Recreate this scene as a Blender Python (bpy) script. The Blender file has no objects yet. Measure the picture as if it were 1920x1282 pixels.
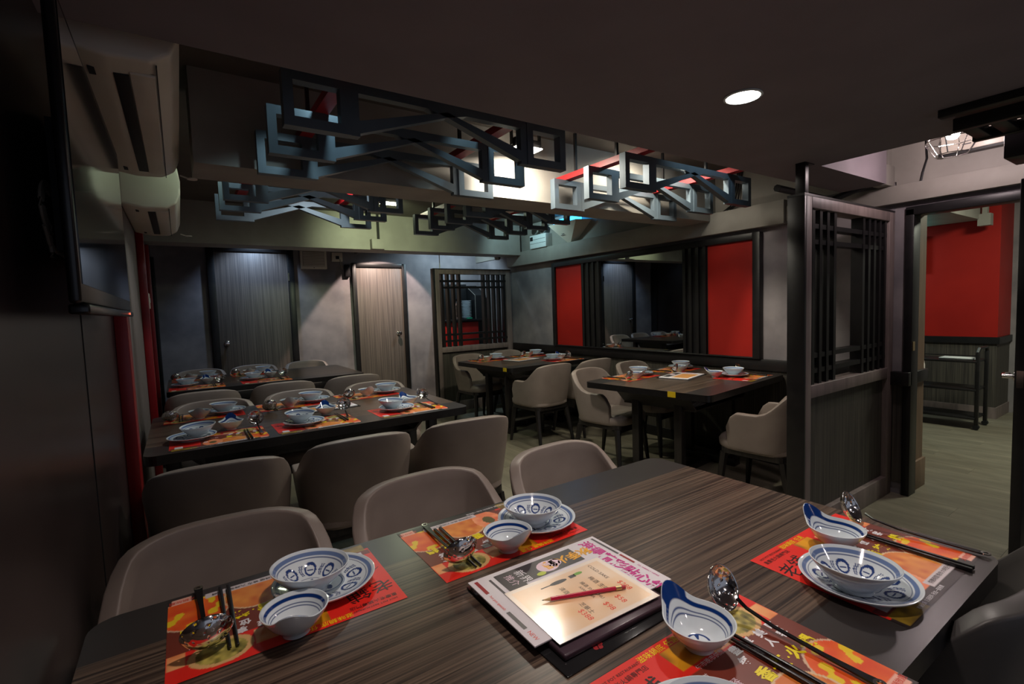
import bpy, bmesh, math, random
import numpy as np
from mathutils import Vector, Matrix
random.seed(7)
PI = math.pi
col = bpy.context.scene.collection
sc = bpy.context.scene

# ------------------------------------------------------------------ camera
RM = np.array([[0.828, -0.067, 0.557], [-0.560, -0.037, 0.828], [-0.035, -0.997, -0.068]])
VX = np.array([1370., -111., 922.13]); VX /= np.linalg.norm(VX)
VY = np.array([-624., -41., 922.13]); VY /= np.linalg.norm(VY)
VZ = np.cross(VX, VY); VZ /= np.linalg.norm(VZ)
if VZ[1] > 0: VZ = -VZ
VY = np.cross(VZ, VX)
if VY[2] < 0: VY = -VY
RW = np.array([VX, VY, VZ])
cam_d = bpy.data.cameras.new('camera'); cam = bpy.data.objects.new('camera', cam_d); col.objects.link(cam)
m3 = Matrix(((RW[0][0], -RW[0][1], -RW[0][2]), (RW[1][0], -RW[1][1], -RW[1][2]), (RW[2][0], -RW[2][1], -RW[2][2])))
cam.matrix_world = Matrix.Translation((0, 0, 1.35)) @ m3.to_4x4()
cam_d.sensor_width = 36.0; cam_d.lens = 922.13 / 1920 * 36; cam_d.clip_start = 0.02; cam_d.clip_end = 60
sc.camera = cam

# ------------------------------------------------------------------ world, exposure, lights
def s2l(c):
    c = c / 255.0
    return c / 12.92 if c <= 0.04045 else ((c + 0.055) / 1.055) ** 2.4
def rgb(r, g, b): return (s2l(r), s2l(g), s2l(b), 1.0)

w = bpy.data.worlds.new('world'); sc.world = w; w.use_nodes = True
w.node_tree.nodes['Background'].inputs[0].default_value = (0.55, 0.6, 0.75, 1)
w.node_tree.nodes['Background'].inputs[1].default_value = 0.35
sc.view_settings.view_transform = 'Standard'; sc.view_settings.look = 'None'
sc.view_settings.exposure = 0.0; sc.view_settings.gamma = 1.0
sc.view_settings.use_curve_mapping = False

def light(name, kind, loc, energy, color, size=0.1, aim=None, spot=None, blend=0.3, size_y=None):
    d = bpy.data.lights.new(name, kind); d.energy = energy; d.color = color
    if kind == 'AREA':
        d.size = size
        if size_y: d.shape = 'RECTANGLE'; d.size_y = size_y
        else: d.shape = 'DISK'
    else: d.shadow_soft_size = size
    if kind == 'SPOT': d.spot_size = math.radians(spot); d.spot_blend = blend
    o = bpy.data.objects.new(name, d); col.objects.link(o); o.location = loc
    if aim is not None:
        o.rotation_euler = (Vector(aim) - Vector(loc)).to_track_quat('-Z', 'Y').to_euler()
    return o
WARM = (1.0, 0.80, 0.62); NEUT = (1.0, 0.90, 0.80); COOL = (0.62, 0.80, 1.0); GRN = (0.86, 1.0, 0.66); PINK = (1.0, 0.84, 0.82)
# downlights in the low soffit (one in view, others unseen; pair behind the camera added as fill)
light('downlight_lamp', 'SPOT', (1.68, 1.0, 2.045), 44, (1.0, 0.88, 0.80), 0.05, (1.68, 1.0, 0), 112, 0.8)
light('downlight_lamp', 'SPOT', (0.45, 0.55, 2.045), 34, (1.0, 0.84, 0.76), 0.05, (0.45, 0.55, 0), 112, 0.8)
light('downlight_lamp', 'SPOT', (0.9, -1.1, 2.045), 9, (1.0, 0.86, 0.86), 0.05, (0.9, -1.1, 0), 160, 0.6)
light('downlight_lamp', 'SPOT', (2.3, -1.1, 2.045), 11, (1.0, 0.86, 0.86), 0.05, (2.3, -1.1, 0), 160, 0.6)
# floodlights in the two ceiling bays, followed by unseen spots without fixtures
light('flood_lamp', 'AREA', (1.77, 2.41, 2.27), 14, (1.0, 0.92, 0.78), 0.17, (2.0, 2.66, 1.0), size_y=0.10)
light('flood_lamp', 'SPOT', (2.75, 2.36, 2.38), 22, (1.0, 0.92, 0.76), 0.05, (2.95, 2.75, 1.2), 165, 0.5)  # unseen lamp, no floodlight hangs at this spot
light('flood_lamp', 'SPOT', (1.66, 4.46, 2.33), 42, (0.84, 1.0, 0.60), 0.06, (1.95, 5.5, 2.14), 92, 0.9)
light('flood_lamp', 'AREA', (1.66, 4.36, 2.32), 5, (0.90, 1.0, 0.70), 0.17, (1.7, 4.5, 0.0), size_y=0.10)
light('unseen_spot_lamp', 'SPOT', (0.60, 1.98, 2.43), 12, (0.62, 0.90, 1.0), 0.03, (0.45, 2.26, 1.95), 66, 0.5)  # added cool spot, brightens left squares of the front left ornament
light('unseen_spot_lamp', 'SPOT', (1.35, 1.98, 2.43), 7, (0.62, 0.90, 1.0), 0.03, (1.35, 2.26, 1.95), 74, 0.5)  # added cool spot for the right squares of the same ornament
light('unseen_spot_lamp', 'SPOT', (2.75, 1.66, 2.43), 5, (0.6, 0.85, 1.0), 0.03, (2.8, 2.3, 2.05), 110, 0.6)  # added cool spot for the front right ornament
light('unseen_spot_lamp', 'SPOT', (0.40, 2.99, 2.40), 3, (0.7, 0.95, 1.0), 0.03, (0.42, 3.5, 1.95), 80, 0.6)  # added cool spot for the left ornament of the rear bay
light('unseen_spot_lamp', 'SPOT', (0.42, 3.12, 2.30), 4, (0.75, 1.0, 0.75), 0.03, (-.1, 3.4, 2.1), 80, 0.6)  # added spot, brightens the end face of the farther air conditioner
light('unseen_spot_lamp', 'SPOT', (3.3, 4.9, 2.42), 13, (0.55, 0.9, 0.95), 0.04, (3.95, 5.1, 2.1), 150, 0.6)
light('unseen_spot_lamp', 'SPOT', (2.9, 4.0, 2.40), 48, (1.0, 0.96, 0.74), 0.04, (3.0, 4.1, 0.0), 130, 0.5)  # unseen spot brightening the far right table
light('unseen_spot_lamp', 'SPOT', (2.75, 2.1, 2.40), 46, (1.0, 0.93, 0.76), 0.04, (2.9, 2.4, 0.0), 125, 0.5)  # unseen spot brightening the table below the mirror
light('unseen_spot_lamp', 'SPOT', (0.9, 3.45, 2.42), 36, (0.92, 0.96, 0.95), 0.04, (0.7, 3.3, 0.0), 128, 0.5)  # added spot, brightens the middle table
light('unseen_spot_lamp', 'SPOT', (0.8, 4.95, 2.42), 14, (0.95, 0.97, 1.0), 0.04, (0.6, 5.3, 0.0), 100, 0.6)  # added spot, brightens the rear table
# wall-grazing lamps behind the rear beam
light('unseen_spot_lamp', 'SPOT', (0.85, 6.42, 2.42), 30, (0.50, 0.70, 1.0), 0.04, (0.8, 6.85, 1.5), 92, 0.6)
light('unseen_spot_lamp', 'SPOT', (2.38, 6.15, 2.44), 120, (1.0, 0.78, 0.66), 0.025, (2.38, 6.85, 1.05), 76, 0.12)
light('unseen_spot_lamp', 'SPOT', (3.4, 6.2, 2.43), 42, (0.6, 0.86, 1.0), 0.05, (3.4, 6.75, 1.4), 140, 0.5)

# ------------------------------------------------------------------ materials
def mat(name, color, rough=0.5, metal=0.0, spec=0.5, coat=0.0):
    m = bpy.data.materials.new(name); m.use_nodes = True
    b = m.node_tree.nodes['Principled BSDF']
    b.inputs['Base Color'].default_value = color; b.inputs['Roughness'].default_value = rough
    b.inputs['Metallic'].default_value = metal; b.inputs['Specular IOR Level'].default_value = spec
    b.inputs['Coat Weight'].default_value = coat; b.inputs['Coat Roughness'].default_value = 0.08
    return m
def nd(m, t): return m.node_tree.nodes.new(t)
def lk(m, a, b): m.node_tree.links.new(a, b)
def grain(m, c1, c2, scale=(1, 1, 1), nscale=6.0, detail=4.0, lo=0.35, hi=0.65, bump=0.0, coord='Object', rough2=None, dist=0.0, kind='NOISE'):
    """colour mottled or streaked between c1 and c2"""
    nt = m.node_tree; b = nt.nodes['Principled BSDF']
    tc = nd(m, 'ShaderNodeTexCoord'); mp = nd(m, 'ShaderNodeMapping'); mp.inputs['Scale'].default_value = scale
    lk(m, tc.outputs[coord], mp.inputs['Vector'])
    n = nd(m, 'ShaderNodeTexNoise'); n.inputs['Scale'].default_value = nscale; n.inputs['Detail'].default_value = detail
    n.inputs['Distortion'].default_value = dist
    lk(m, mp.outputs[0], n.inputs['Vector'])
    r = nd(m, 'ShaderNodeValToRGB'); r.color_ramp.elements[0].position = lo; r.color_ramp.elements[1].position = hi
    r.color_ramp.elements[0].color = c1; r.color_ramp.elements[1].color = c2
    lk(m, n.outputs['Fac'], r.inputs[0]); lk(m, r.outputs[0], b.inputs['Base Color'])
    if bump:
        bp = nd(m, 'ShaderNodeBump'); bp.inputs['Strength'].default_value = bump; bp.inputs['Distance'].default_value = 0.002
        lk(m, n.outputs['Fac'], bp.inputs['Height']); lk(m, bp.outputs[0], b.inputs['Normal'])
    return m
def emis(name, color, strength):
    m = mat(name, color, 0.5); b = m.node_tree.nodes['Principled BSDF']
    b.inputs['Emission Color'].default_value = color; b.inputs['Emission Strength'].default_value = strength
    return m

M = {}
M['wood_top'] = grain(mat('table_laminate', rgb(60, 50, 45), 0.3, 0, 0.45), rgb(42, 33, 30), rgb(108, 90, 76), (0.9, 100, 1), 2.0, 6, 0.36, 0.70, 0.02)
M['edge'] = grain(mat('black_edge_band', rgb(24, 23, 24), 0.35, 0, 0.4), rgb(20, 19, 20), rgb(28, 26, 27), nscale=30)
M['leg'] = grain(mat('black_stained_wood', rgb(30, 27, 26), 0.42), rgb(22, 20, 20), rgb(40, 35, 33), (20, 20, 1), 4)
M['leather'] = grain(mat('taupe_leatherette', rgb(150, 136, 125), 0.42, 0, 0.45), rgb(134, 121, 114), rgb(142, 129, 121), nscale=9, bump=0.03)
M['leather2'] = grain(mat('darker_leatherette', rgb(72, 70, 70), 0.42, 0, 0.45), rgb(68, 66, 66), rgb(76, 74, 73), nscale=9, bump=0.03)
M['jamb'] = grain(mat('brown_jamb_laminate', rgb(124, 98, 80), 0.5), rgb(116, 92, 74), rgb(132, 106, 86), (8, 8, 1), 3)
M['conc'] = grain(mat('concrete_wallpaper', rgb(110, 105, 108), 0.75), rgb(112, 107, 112), rgb(148, 141, 143), (1, 1, 1), 3.0, 7, 0.34, 0.68, 0.04)
M['paint'] = grain(mat('grey_paint', rgb(120, 116, 112), 0.6), rgb(140, 135, 128), rgb(152, 147, 139), nscale=5, bump=0.05)
M['ceil'] = grain(mat('dark_ceiling_paint', rgb(52, 48, 50), 0.7), rgb(122, 112, 118), rgb(128, 118, 124), nscale=4)
M['ceil2'] = grain(mat('bay_ceiling_paint', rgb(92, 85, 80), 0.7), rgb(88, 82, 77), rgb(96, 90, 84), nscale=4)
M['ribbed'] = grain(mat('ribbed_wainscot', rgb(64, 59, 55), 0.6), rgb(48, 44, 42), rgb(84, 78, 70), (70, 70, 0.8), 2.0, 3, 0.35, 0.65, 0.15)
M['door'] = grain(mat('grained_door_laminate', rgb(92, 82, 76), 0.5), rgb(84, 76, 72), rgb(118, 107, 100), (60, 60, 0.7), 2.0, 4, 0.34, 0.66, 0.05)
M['trim'] = grain(mat('black_trim_paint', rgb(26, 25, 26), 0.4, 0, 0.4), rgb(22, 21, 23), rgb(30, 28, 29), nscale=14)
M['frame'] = grain(mat('taupe_frame_laminate', rgb(104, 92, 90), 0.5), rgb(112, 99, 97), rgb(134, 119, 115), (8, 8, 1), 3)
M['red'] = grain(mat('red_panel_lacquer', rgb(200, 26, 16), 0.5, 0, 0.3), rgb(152, 26, 20), rgb(162, 30, 22), nscale=3)
M['redbar'] = grain(mat('red_bar_paint', rgb(150, 20, 26), 0.4), rgb(146, 18, 24), rgb(170, 26, 30), nscale=5)
M['redpost'] = grain(mat('dark_red_lacquer', rgb(120, 12, 18), 0.35), rgb(116, 10, 16), rgb(126, 14, 20), nscale=5)
M['lwall'] = grain(mat('brown_gloss_panel', rgb(44, 36, 36), 0.32, 0, 0.45), rgb(38, 30, 31), rgb(52, 42, 41), (1, 1, 1), 3)
M['lwall2'] = grain(mat('grey_side_panel', rgb(104, 94, 92), 0.6), rgb(96, 88, 86), rgb(112, 102, 99), (1, 30, 1), 3)
M['orn'] = grain(mat('slate_metal_paint', rgb(78, 88, 96), 0.38, 0.25, 0.5), rgb(86, 98, 108), rgb(96, 108, 116), nscale=6)
M['white'] = grain(mat('cream_plastic', rgb(214, 204, 190), 0.35), rgb(208, 198, 182), rgb(220, 211, 198), nscale=3)
M['whitemetal'] = grain(mat('white_enamel', rgb(215, 220, 220), 0.4), rgb(208, 214, 214), rgb(222, 226, 226), nscale=3)
M['dark'] = grain(mat('dark_slot', rgb(14, 14, 17), 0.6), rgb(12, 12, 15), rgb(17, 17, 20), nscale=3)
M['tv'] = grain(mat('tv_gloss_screen', rgb(8, 9, 11), 0.06, 0, 0.9, 1.0), rgb(7, 8, 10), rgb(9, 10, 12), nscale=3)
M['bezel'] = grain(mat('tv_bezel_gloss', rgb(16, 16, 18), 0.25), rgb(15, 15, 17), rgb(18, 18, 20), nscale=3)
M['chrome'] = mat('polished_steel', (0.72, 0.70, 0.68, 1), 0.12, 1.0)
M['blacksteel'] = grain(mat('dark_polished_handle', rgb(30, 29, 31), 0.22, 0.6), rgb(26, 25, 27), rgb(36, 34, 37), nscale=5)
M['chop'] = grain(mat('black_melamine', rgb(20, 19, 21), 0.3), rgb(18, 17, 19), rgb(24, 22, 25), nscale=8)
M['mirror'] = mat('silvered_glass', (0.62, 0.66, 0.66, 1), 0.015, 1.0)
M['porc'] = grain(mat('white_porcelain', rgb(214, 222, 228), 0.08, 0, 0.6, 0.6), rgb(210, 219, 226), rgb(218, 226, 231), nscale=3)
M['plank'] = grain(mat('grey_oak_vinyl', rgb(122, 114, 98), 0.42, 0, 0.4), rgb(104, 99, 86), rgb(144, 136, 118), (5, 1.0, 1), 2.2, 8, 0.25, 0.75, 0.05, dist=0.8)
M['joint'] = grain(mat('floor_joint', rgb(50, 46, 40), 0.7), rgb(84, 79, 69), rgb(92, 87, 76), nscale=6)
M['cable'] = grain(mat('grey_cable', rgb(150, 140, 128), 0.5), rgb(140, 132, 120), rgb(158, 148, 136), nscale=8)
M['yellow'] = grain(mat('yellow_tape', rgb(214, 180, 20), 0.5), rgb(206, 172, 18), rgb(222, 188, 26), nscale=12)
M['purple'] = grain(mat('dark_plum_cover', rgb(66, 50, 60), 0.25), rgb(60, 46, 56), rgb(72, 54, 64), nscale=5)
M['blkboard'] = grain(mat('black_gloss_board', rgb(30, 30, 32), 0.12, 0, 0.6), rgb(26, 26, 28), rgb(36, 36, 38), nscale=6)
M['paper'] = grain(mat('white_paper', rgb(226, 222, 228), 0.4), rgb(220, 216, 222), rgb(232, 228, 233), nscale=6)
M['lamp_on'] = emis('lit_diffuser', (1.0, 0.95, 0.88, 1), 22.0)
M['flood_on'] = emis('lit_led_panel', (1.0, 0.93, 0.78, 1), 26.0)
M['flood_grn'] = emis('lit_led_panel_green', (0.93, 1.0, 0.68, 1), 22.0)
M['blue_on'] = emis('lit_blue_tube', (0.03, 0.42, 1.0, 1), 5.0)
M['screen_on'] = emis('lit_tv_screen', (0.2, 0.85, 0.8, 1), 1.6)
M['led_red'] = emis('led_red', (1.0, 0.12, 0.06, 1), 3.0)
M['led_grn'] = emis('led_green', (0.3, 1.0, 0.1, 1), 3.0)
M['bulb'] = emis('lit_bulb', (1.0, 0.93, 0.88, 1), 40.0)
M['eraser'] = mat('pink_eraser', rgb(190, 60, 70), 0.6)
M['brass'] = mat('brass_ferrule', (0.8, 0.6, 0.3, 1), 0.3, 1.0)
M['pencil'] = grain(mat('crimson_pencil_paint', rgb(190, 20, 60), 0.25), rgb(180, 18, 56), rgb(198, 24, 66), nscale=9)
M['rawwood'] = mat('raw_wood', rgb(214, 180, 130), 0.6)
M['teal'] = mat('green_cloth', rgb(20, 150, 110), 0.7)
def banded(m, half):
    """plain charcoal bands along the two long edges of a grained top (local y beyond half)"""
    nt = m.node_tree; b = nt.nodes['Principled BSDF']; l = b.inputs['Base Color'].links[0]; src = l.from_socket
    tc = nd(m, 'ShaderNodeTexCoord'); sp = nd(m, 'ShaderNodeSeparateXYZ'); ab = nd(m, 'ShaderNodeMath'); ab.operation = 'ABSOLUTE'
    gt = nd(m, 'ShaderNodeMath'); gt.operation = 'GREATER_THAN'; gt.inputs[1].default_value = half
    mx = nd(m, 'ShaderNodeMix'); mx.data_type = 'RGBA'; mx.inputs[7].default_value = rgb(52, 48, 47)
    lk(m, tc.outputs['Object'], sp.inputs[0]); lk(m, sp.outputs[1], ab.inputs[0]); lk(m, ab.outputs[0], gt.inputs[0]); lk(m, gt.outputs[0], mx.inputs[0])
    lk(m, src, mx.inputs[6]); lk(m, mx.outputs[2], b.inputs['Base Color']); return m
banded(M['wood_top'], 0.34)
def flat(name, c, r=0.35): return mat(name, c, r)
INK = {'y': flat('ink_yellow', rgb(240, 220, 10)), 'w': flat('ink_white', rgb(232, 230, 235)), 'k': flat('ink_black', rgb(38, 26, 26)),
       'm': flat('ink_magenta', rgb(200, 50, 140)), 'r': flat('ink_red', rgb(224, 62, 40)), 'o': flat('ink_orange', rgb(232, 168, 30)),
       'g': flat('ink_grey', rgb(84, 80, 82)), 'pk': flat('ink_pink', rgb(226, 200, 214)), 'dg': flat('ink_dark_grey', rgb(64, 60, 62)),
       'lg': flat('ink_lime', rgb(180, 196, 40)), 'dr': flat('ink_dark_red', rgb(150, 40, 44)), 'tan': flat('ink_tan', rgb(214, 150, 84)),
       'gr': flat('ink_green', rgb(110, 160, 60))}
# materials that read a painted colour attribute (pigment only)
def vcol(name, rough, coat=0.0, spec=0.5):
    m = mat(name, (1, 1, 1, 1), rough, 0, spec, coat)
    a = nd(m, 'ShaderNodeVertexColor'); a.layer_name = 'pigment'
    lk(m, a.outputs['Color'], m.node_tree.nodes['Principled BSDF'].inputs['Base Color'])
    return m
M['glaze'] = vcol('blue_white_glaze', 0.09, 0.5)
M['print'] = vcol('printed_paper', 0.38)
M['printgloss'] = vcol('laminated_print', 0.16, 1.0)
M['printgloss'].node_tree.nodes['Principled BSDF'].inputs['Coat Roughness'].default_value = 0.13

# ------------------------------------------------------------------ helpers
def tag(o, label=None, cat=None, group=None, kind=None):
    if label: o['label'] = label
    if cat: o['category'] = cat
    if group: o['group'] = group
    if kind: o['kind'] = kind
    return o
def empty(name, loc, rz=0, **k):
    o = bpy.data.objects.new(name, None); col.objects.link(o); o.location = loc; o.rotation_euler = (0, 0, rz)
    o.empty_display_size = 0.05
    return tag(o, **k)
class MB:
    def __init__(s): s.bm = bmesh.new(); s.mi = 0
    def box(s, x0, x1, y0, y1, z0, z1, rot=None, piv=None, taper=None):
        vs = [s.bm.verts.new((x, y, z)) for z in (z0, z1) for y in (y0, y1) for x in (x0, x1)]
        fs = [(0, 2, 3, 1), (4, 5, 7, 6), (0, 1, 5, 4), (2, 6, 7, 3), (0, 4, 6, 2), (1, 3, 7, 5)]
        for f in fs:
            fc = s.bm.faces.new([vs[i] for i in f]); fc.material_index = s.mi
        if taper:
            cx, cy = (x0 + x1) / 2, (y0 + y1) / 2
            for v in vs[:4]: v.co.x = cx + (v.co.x - cx) * taper; v.co.y = cy + (v.co.y - cy) * taper
        if rot is not None:
            bmesh.ops.rotate(s.bm, verts=vs, cent=piv or (0, 0, 0), matrix=rot)
        return vs
    def bar(s, p, q, w, h=None, up=(0, 0, 1)):
        p = Vector(p); q = Vector(q); d = (q - p); L = d.length; d.normalize(); h = h or w
        side = d.cross(Vector(up));
        if side.length < 1e-4: side = d.cross(Vector((0, 1, 0)))
        side.normalize(); u = side.cross(d)
        vs = [s.bm.verts.new(c + side * a * w / 2 + u * b * h / 2) for c in (p, q) for a, b in ((-1, -1), (1, -1), (1, 1), (-1, 1))]
        for f in [(0, 1, 2, 3), (7, 6, 5, 4), (0, 4, 5, 1), (1, 5, 6, 2), (2, 6, 7, 3), (3, 7, 4, 0)]:
            fc = s.bm.faces.new([vs[i] for i in f]); fc.material_index = s.mi
        return vs
    def prism(s, pts, a, b, axis='z'):
        """polygon pts extruded between a and b along axis"""
        def co(p, h): return (p[0], p[1], h) if axis == 'z' else ((p[0], h, p[1]) if axis == 'y' else (h, p[0], p[1]))
        lo = [s.bm.verts.new(co(p, a)) for p in pts]; hi = [s.bm.verts.new(co(p, b)) for p in pts]
        n = len(pts)
        for fc in [s.bm.faces.new(lo[::-1]), s.bm.faces.new(hi)] + [s.bm.faces.new((lo[i], lo[(i + 1) % n], hi[(i + 1) % n], hi[i])) for i in range(n)]:
            fc.material_index = s.mi
        return lo + hi
    def tube(s, pts, r, seg=8, cap=True):
        pts = [Vector(p) for p in pts]; rings = []
        rr = r if isinstance(r, (list, tuple)) else [r] * len(pts)
        for i, p in enumerate(pts):
            d = (pts[min(i + 1, len(pts) - 1)] - pts[max(i - 1, 0)]).normalized()
            a = d.cross(Vector((0, 0, 1)));
            if a.length < 1e-3: a = d.cross(Vector((1, 0, 0)))
            a.normalize(); b = d.cross(a)
            rings.append([s.bm.verts.new(p + (a * math.cos(2 * PI * k / seg) + b * math.sin(2 * PI * k / seg)) * rr[i]) for k in range(seg)])
        for i in range(len(pts) - 1):
            for k in range(seg):
                f = s.bm.faces.new((rings[i][k], rings[i][(k + 1) % seg], rings[i + 1][(k + 1) % seg], rings[i + 1][k])); f.material_index = s.mi
        if cap:
            s.bm.faces.new(rings[0][::-1]).material_index = s.mi; s.bm.faces.new(rings[-1]).material_index = s.mi
    def lathe(s, prof, seg=24, c=(0, 0, 0)):
        rings = []
        for r, z in prof:
            if r < 1e-5: rings.append([s.bm.verts.new((c[0], c[1], c[2] + z))])
            else: rings.append([s.bm.verts.new((c[0] + r * math.cos(2 * PI * k / seg), c[1] + r * math.sin(2 * PI * k / seg), c[2] + z)) for k in range(seg)])
        for A, B in zip(rings, rings[1:]):
            for k in range(seg):
                k2 = (k + 1) % seg
                if len(A) == 1 and len(B) == 1: continue
                if len(A) == 1: f = s.bm.faces.new((A[0], B[k2], B[k]))
                elif len(B) == 1: f = s.bm.faces.new((A[k], A[k2], B[0]))
                else: f = s.bm.faces.new((A[k], A[k2], B[k2], B[k]))
                f.material_index = s.mi
    def build(s, name, m, parent=None, bevel=0, smooth=False, loc=None, recalc=True, seg=2):
        if bevel: bmesh.ops.bevel(s.bm, geom=s.bm.edges[:], offset=bevel, segments=seg, affect='EDGES', profile=0.5, clamp_overlap=True)
        if recalc: bmesh.ops.recalc_face_normals(s.bm, faces=s.bm.faces[:])
        me = bpy.data.meshes.new(name); s.bm.to_mesh(me); s.bm.free()
        for mm in (m if isinstance(m, list) else [m]): me.materials.append(mm)
        if smooth or bevel:
            me.shade_smooth(); me.set_sharp_from_angle(angle=math.radians(35 if smooth else 50))
        o = bpy.data.objects.new(name, me); col.objects.link(o)
        if parent: o.parent = parent
        if loc: o.location = loc
        return o
def B(name, m, x0, x1, y0, y1, z0, z1, parent=None, bevel=0.0, **k):
    b = MB(); b.box(x0, x1, y0, y1, z0, z1); return tag(b.build(name, m, parent, bevel), **k)
def kids(o, d): return d.get(o, [])
def childmap():
    d = {}
    for o in bpy.data.objects:
        if o.parent: d.setdefault(o.parent, []).append(o)
    return d
def copy_tree(o, cm, parent=None):
    c = o.copy(); col.objects.link(c)
    if parent: c.parent = parent; c.matrix_parent_inverse = o.matrix_parent_inverse.copy()
    for ch in cm.get(o, []): copy_tree(ch, cm, c)
    return c
def mesh_from(name, verts, faces, m, cols=None, smooth=True, parent=None, sharp=40):
    me = bpy.data.meshes.new(name); me.from_pydata([tuple(v) for v in verts], [], faces); me.materials.append(m)
    if cols is not None:
        a = me.color_attributes.new('pigment', 'FLOAT_COLOR', 'POINT')
        arr = np.ones((len(verts), 4), np.float32); arr[:, :3] = cols; a.data.foreach_set('color', arr.ravel())
    if smooth: me.shade_smooth(); me.set_sharp_from_angle(angle=math.radians(sharp))
    o = bpy.data.objects.new(name, me); col.objects.link(o)
    if parent: o.parent = parent
    return o
def text_polys(txt, size, x, y, rot=0, z=0.0, align='CENTER', mi=0, bold=0.0):
    """glyph outlines as flat triangles at (x, y)"""
    c = bpy.data.curves.new('glyphs', 'FONT'); c.body = txt; c.size = size; c.resolution_u = 2; c.align_x = align; c.align_y = 'CENTER'
    c.offset = bold
    o = bpy.data.objects.new('glyphs', c); col.objects.link(o)
    dg = bpy.context.evaluated_depsgraph_get(); me = o.evaluated_get(dg).to_mesh()
    ca, sa = math.cos(rot), math.sin(rot)
    vs = [(x + v.co.x * ca - v.co.y * sa, y + v.co.x * sa + v.co.y * ca, z) for v in me.vertices]
    fs = [tuple(p.vertices) for p in me.polygons]
    o.evaluated_get(dg).to_mesh_clear(); bpy.data.objects.remove(o); bpy.data.curves.remove(c)
    return vs, fs, mi
def print_mesh(name, items, mats, parent=None):
    V, F, I = [], [], []
    for vs, fs, mi in items:
        b = len(V); V += vs; F += [tuple(i + b for i in f) for f in fs]; I += [mi] * len(fs)
    me = bpy.data.meshes.new(name); me.from_pydata(V, [], F)
    for mm in mats: me.materials.append(mm)
    me.polygons.foreach_set('material_index', I)
    o = bpy.data.objects.new(name, me); col.objects.link(o); o['kind'] = 'stuff'
    if parent: o.parent = parent
    return o
def rect(x0, x1, y0, y1, z, mi, rot=0, c=(0, 0)):
    ca, sa = math.cos(rot), math.sin(rot)
    P = [(x0, y0), (x1, y0), (x1, y1), (x0, y1)]
    P = [(c[0] + (x - c[0]) * ca - (y - c[1]) * sa, c[1] + (x - c[0]) * sa + (y - c[1]) * ca) for x, y in P] if rot else P
    return ([(x, y, z) for x, y in P], [(0, 1, 2, 3)], mi)
def disc(cx, cy, rx, ry, z, mi, n=14, rot=0):
    ca, sa = math.cos(rot), math.sin(rot)
    return ([(cx + rx * math.cos(a) * ca - ry * math.sin(a) * sa, cy + rx * math.cos(a) * sa + ry * math.sin(a) * ca, z) for a in [2 * PI * k / n for k in range(n)]], [tuple(range(n))], mi)

# ------------------------------------------------------------------ room shell
W = 3.98; LX = -0.22; BY = 6.85; CZ = 2.46
# floor with planks
fl = B('floor', M['joint'], LX - .3, 8.0, -2.2, BY + .1, -0.06, -0.003, kind='structure')
pm = MB(); pm.box(0, 0.199, 0, 1.249, -0.003, 0.0); pk = pm.build('plank', M['plank'], fl)
nx = int((7.9 - LX) / 0.2); first = True
for i in range(nx):
    off = (i * 0.47) % 1.25
    j = 0
    y = -0.9 - off
    while y < BY:
        x = LX + i * 0.2
        o = pk if first else pk.copy()
        if not first: col.objects.link(o); o.parent = fl
        first = False
        o.location = (x, y, 0); y += 1.25
# left wall
wl = B('wall_left', M['lwall'], LX - .15, LX, -2.2, 2.55, 0, CZ, kind='structure')
B('panel', M['lwall2'], LX - .15, LX, 2.55, 4.38, 0, CZ, wl); B('panel', M['lwall'], LX - .15, LX, 4.38, BY + .1, 0, CZ, wl)
for yy in (0.55, 1.75): B('panel_joint', M['dark'], LX, LX + .002, yy, yy + .006, 0, CZ, wl)
B('trim_1', M['redpost'], LX, LX + .045, 2.54, 2.65, 0, 1.95, None, 0.003, kind='structure')
B('trim_2', M['redpost'], LX, LX + .045, 4.40, 4.50, 0, 2.05, None, 0.003, kind='structure')
B('trim_3', M['trim'], LX, LX + .03, 6.70, 6.84, 0, 2.05, None, 0.003, kind='structure')
B('trim_4', M['redpost'], LX, LX + .03, 5.62, 5.70, 0, 2.05, None, 0.003, kind='structure')
# back wall
wb = B('wall_back', M['conc'], LX, W + .3, BY, BY + .15, 0, CZ, kind='structure')
# right wall (opening y .36-1.24, z<1.90)
wr = MB(); T = W + .32
wr.box(W, T, 1.24, BY, 0, CZ); wr.box(W, T, 0.33, 1.24, 1.90, CZ); wr.box(W, T, -2.2, 0.33, 0, CZ)
wr = tag(wr.build('wall_right', M['conc']), kind='structure')
B('upper_wall', M['paint'], W - .012, W, 1.30, BY, 2.09, CZ, wr); B('upper_wall', M['paint'], W - .012, W, -.4, 1.30, 2.02, CZ, wr)
B('wainscot', M['ribbed'], W - .012, W, 1.42, BY, 0.08, 0.77, wr); B('wainscot', M['ribbed'], W - .012, W, 1.245, 1.30, 0.08, 0.77, wr)
B('trim_5', M['trim'], W - .035, W, 1.40, 5.84, 0.77, 0.86, None, 0.003, kind='structure')
B('trim_6', M['trim'], W - .06, W, 1.20, 1.30, 0.75, 0.84, None, 0.003, kind='structure')
B('baseboard_right', M['trim'], W - .02, W, 1.40, BY, 0, 0.1, None, 0.002, kind='structure')
B('baseboard_back', M['trim'], LX, 0.30, BY - .02, BY, 0, 0.1, None, 0.002, kind='structure')
# ledge beam along right wall
B('trim_7', M['paint'], W - .09, W, 1.99, 5.84, 1.93, 2.11, None, 0.002, kind='structure')
B('trim_8', M['paint'], W - .06, W, -.4, 1.99, 1.945, 2.06, None, 0.002, kind='structure')
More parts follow.
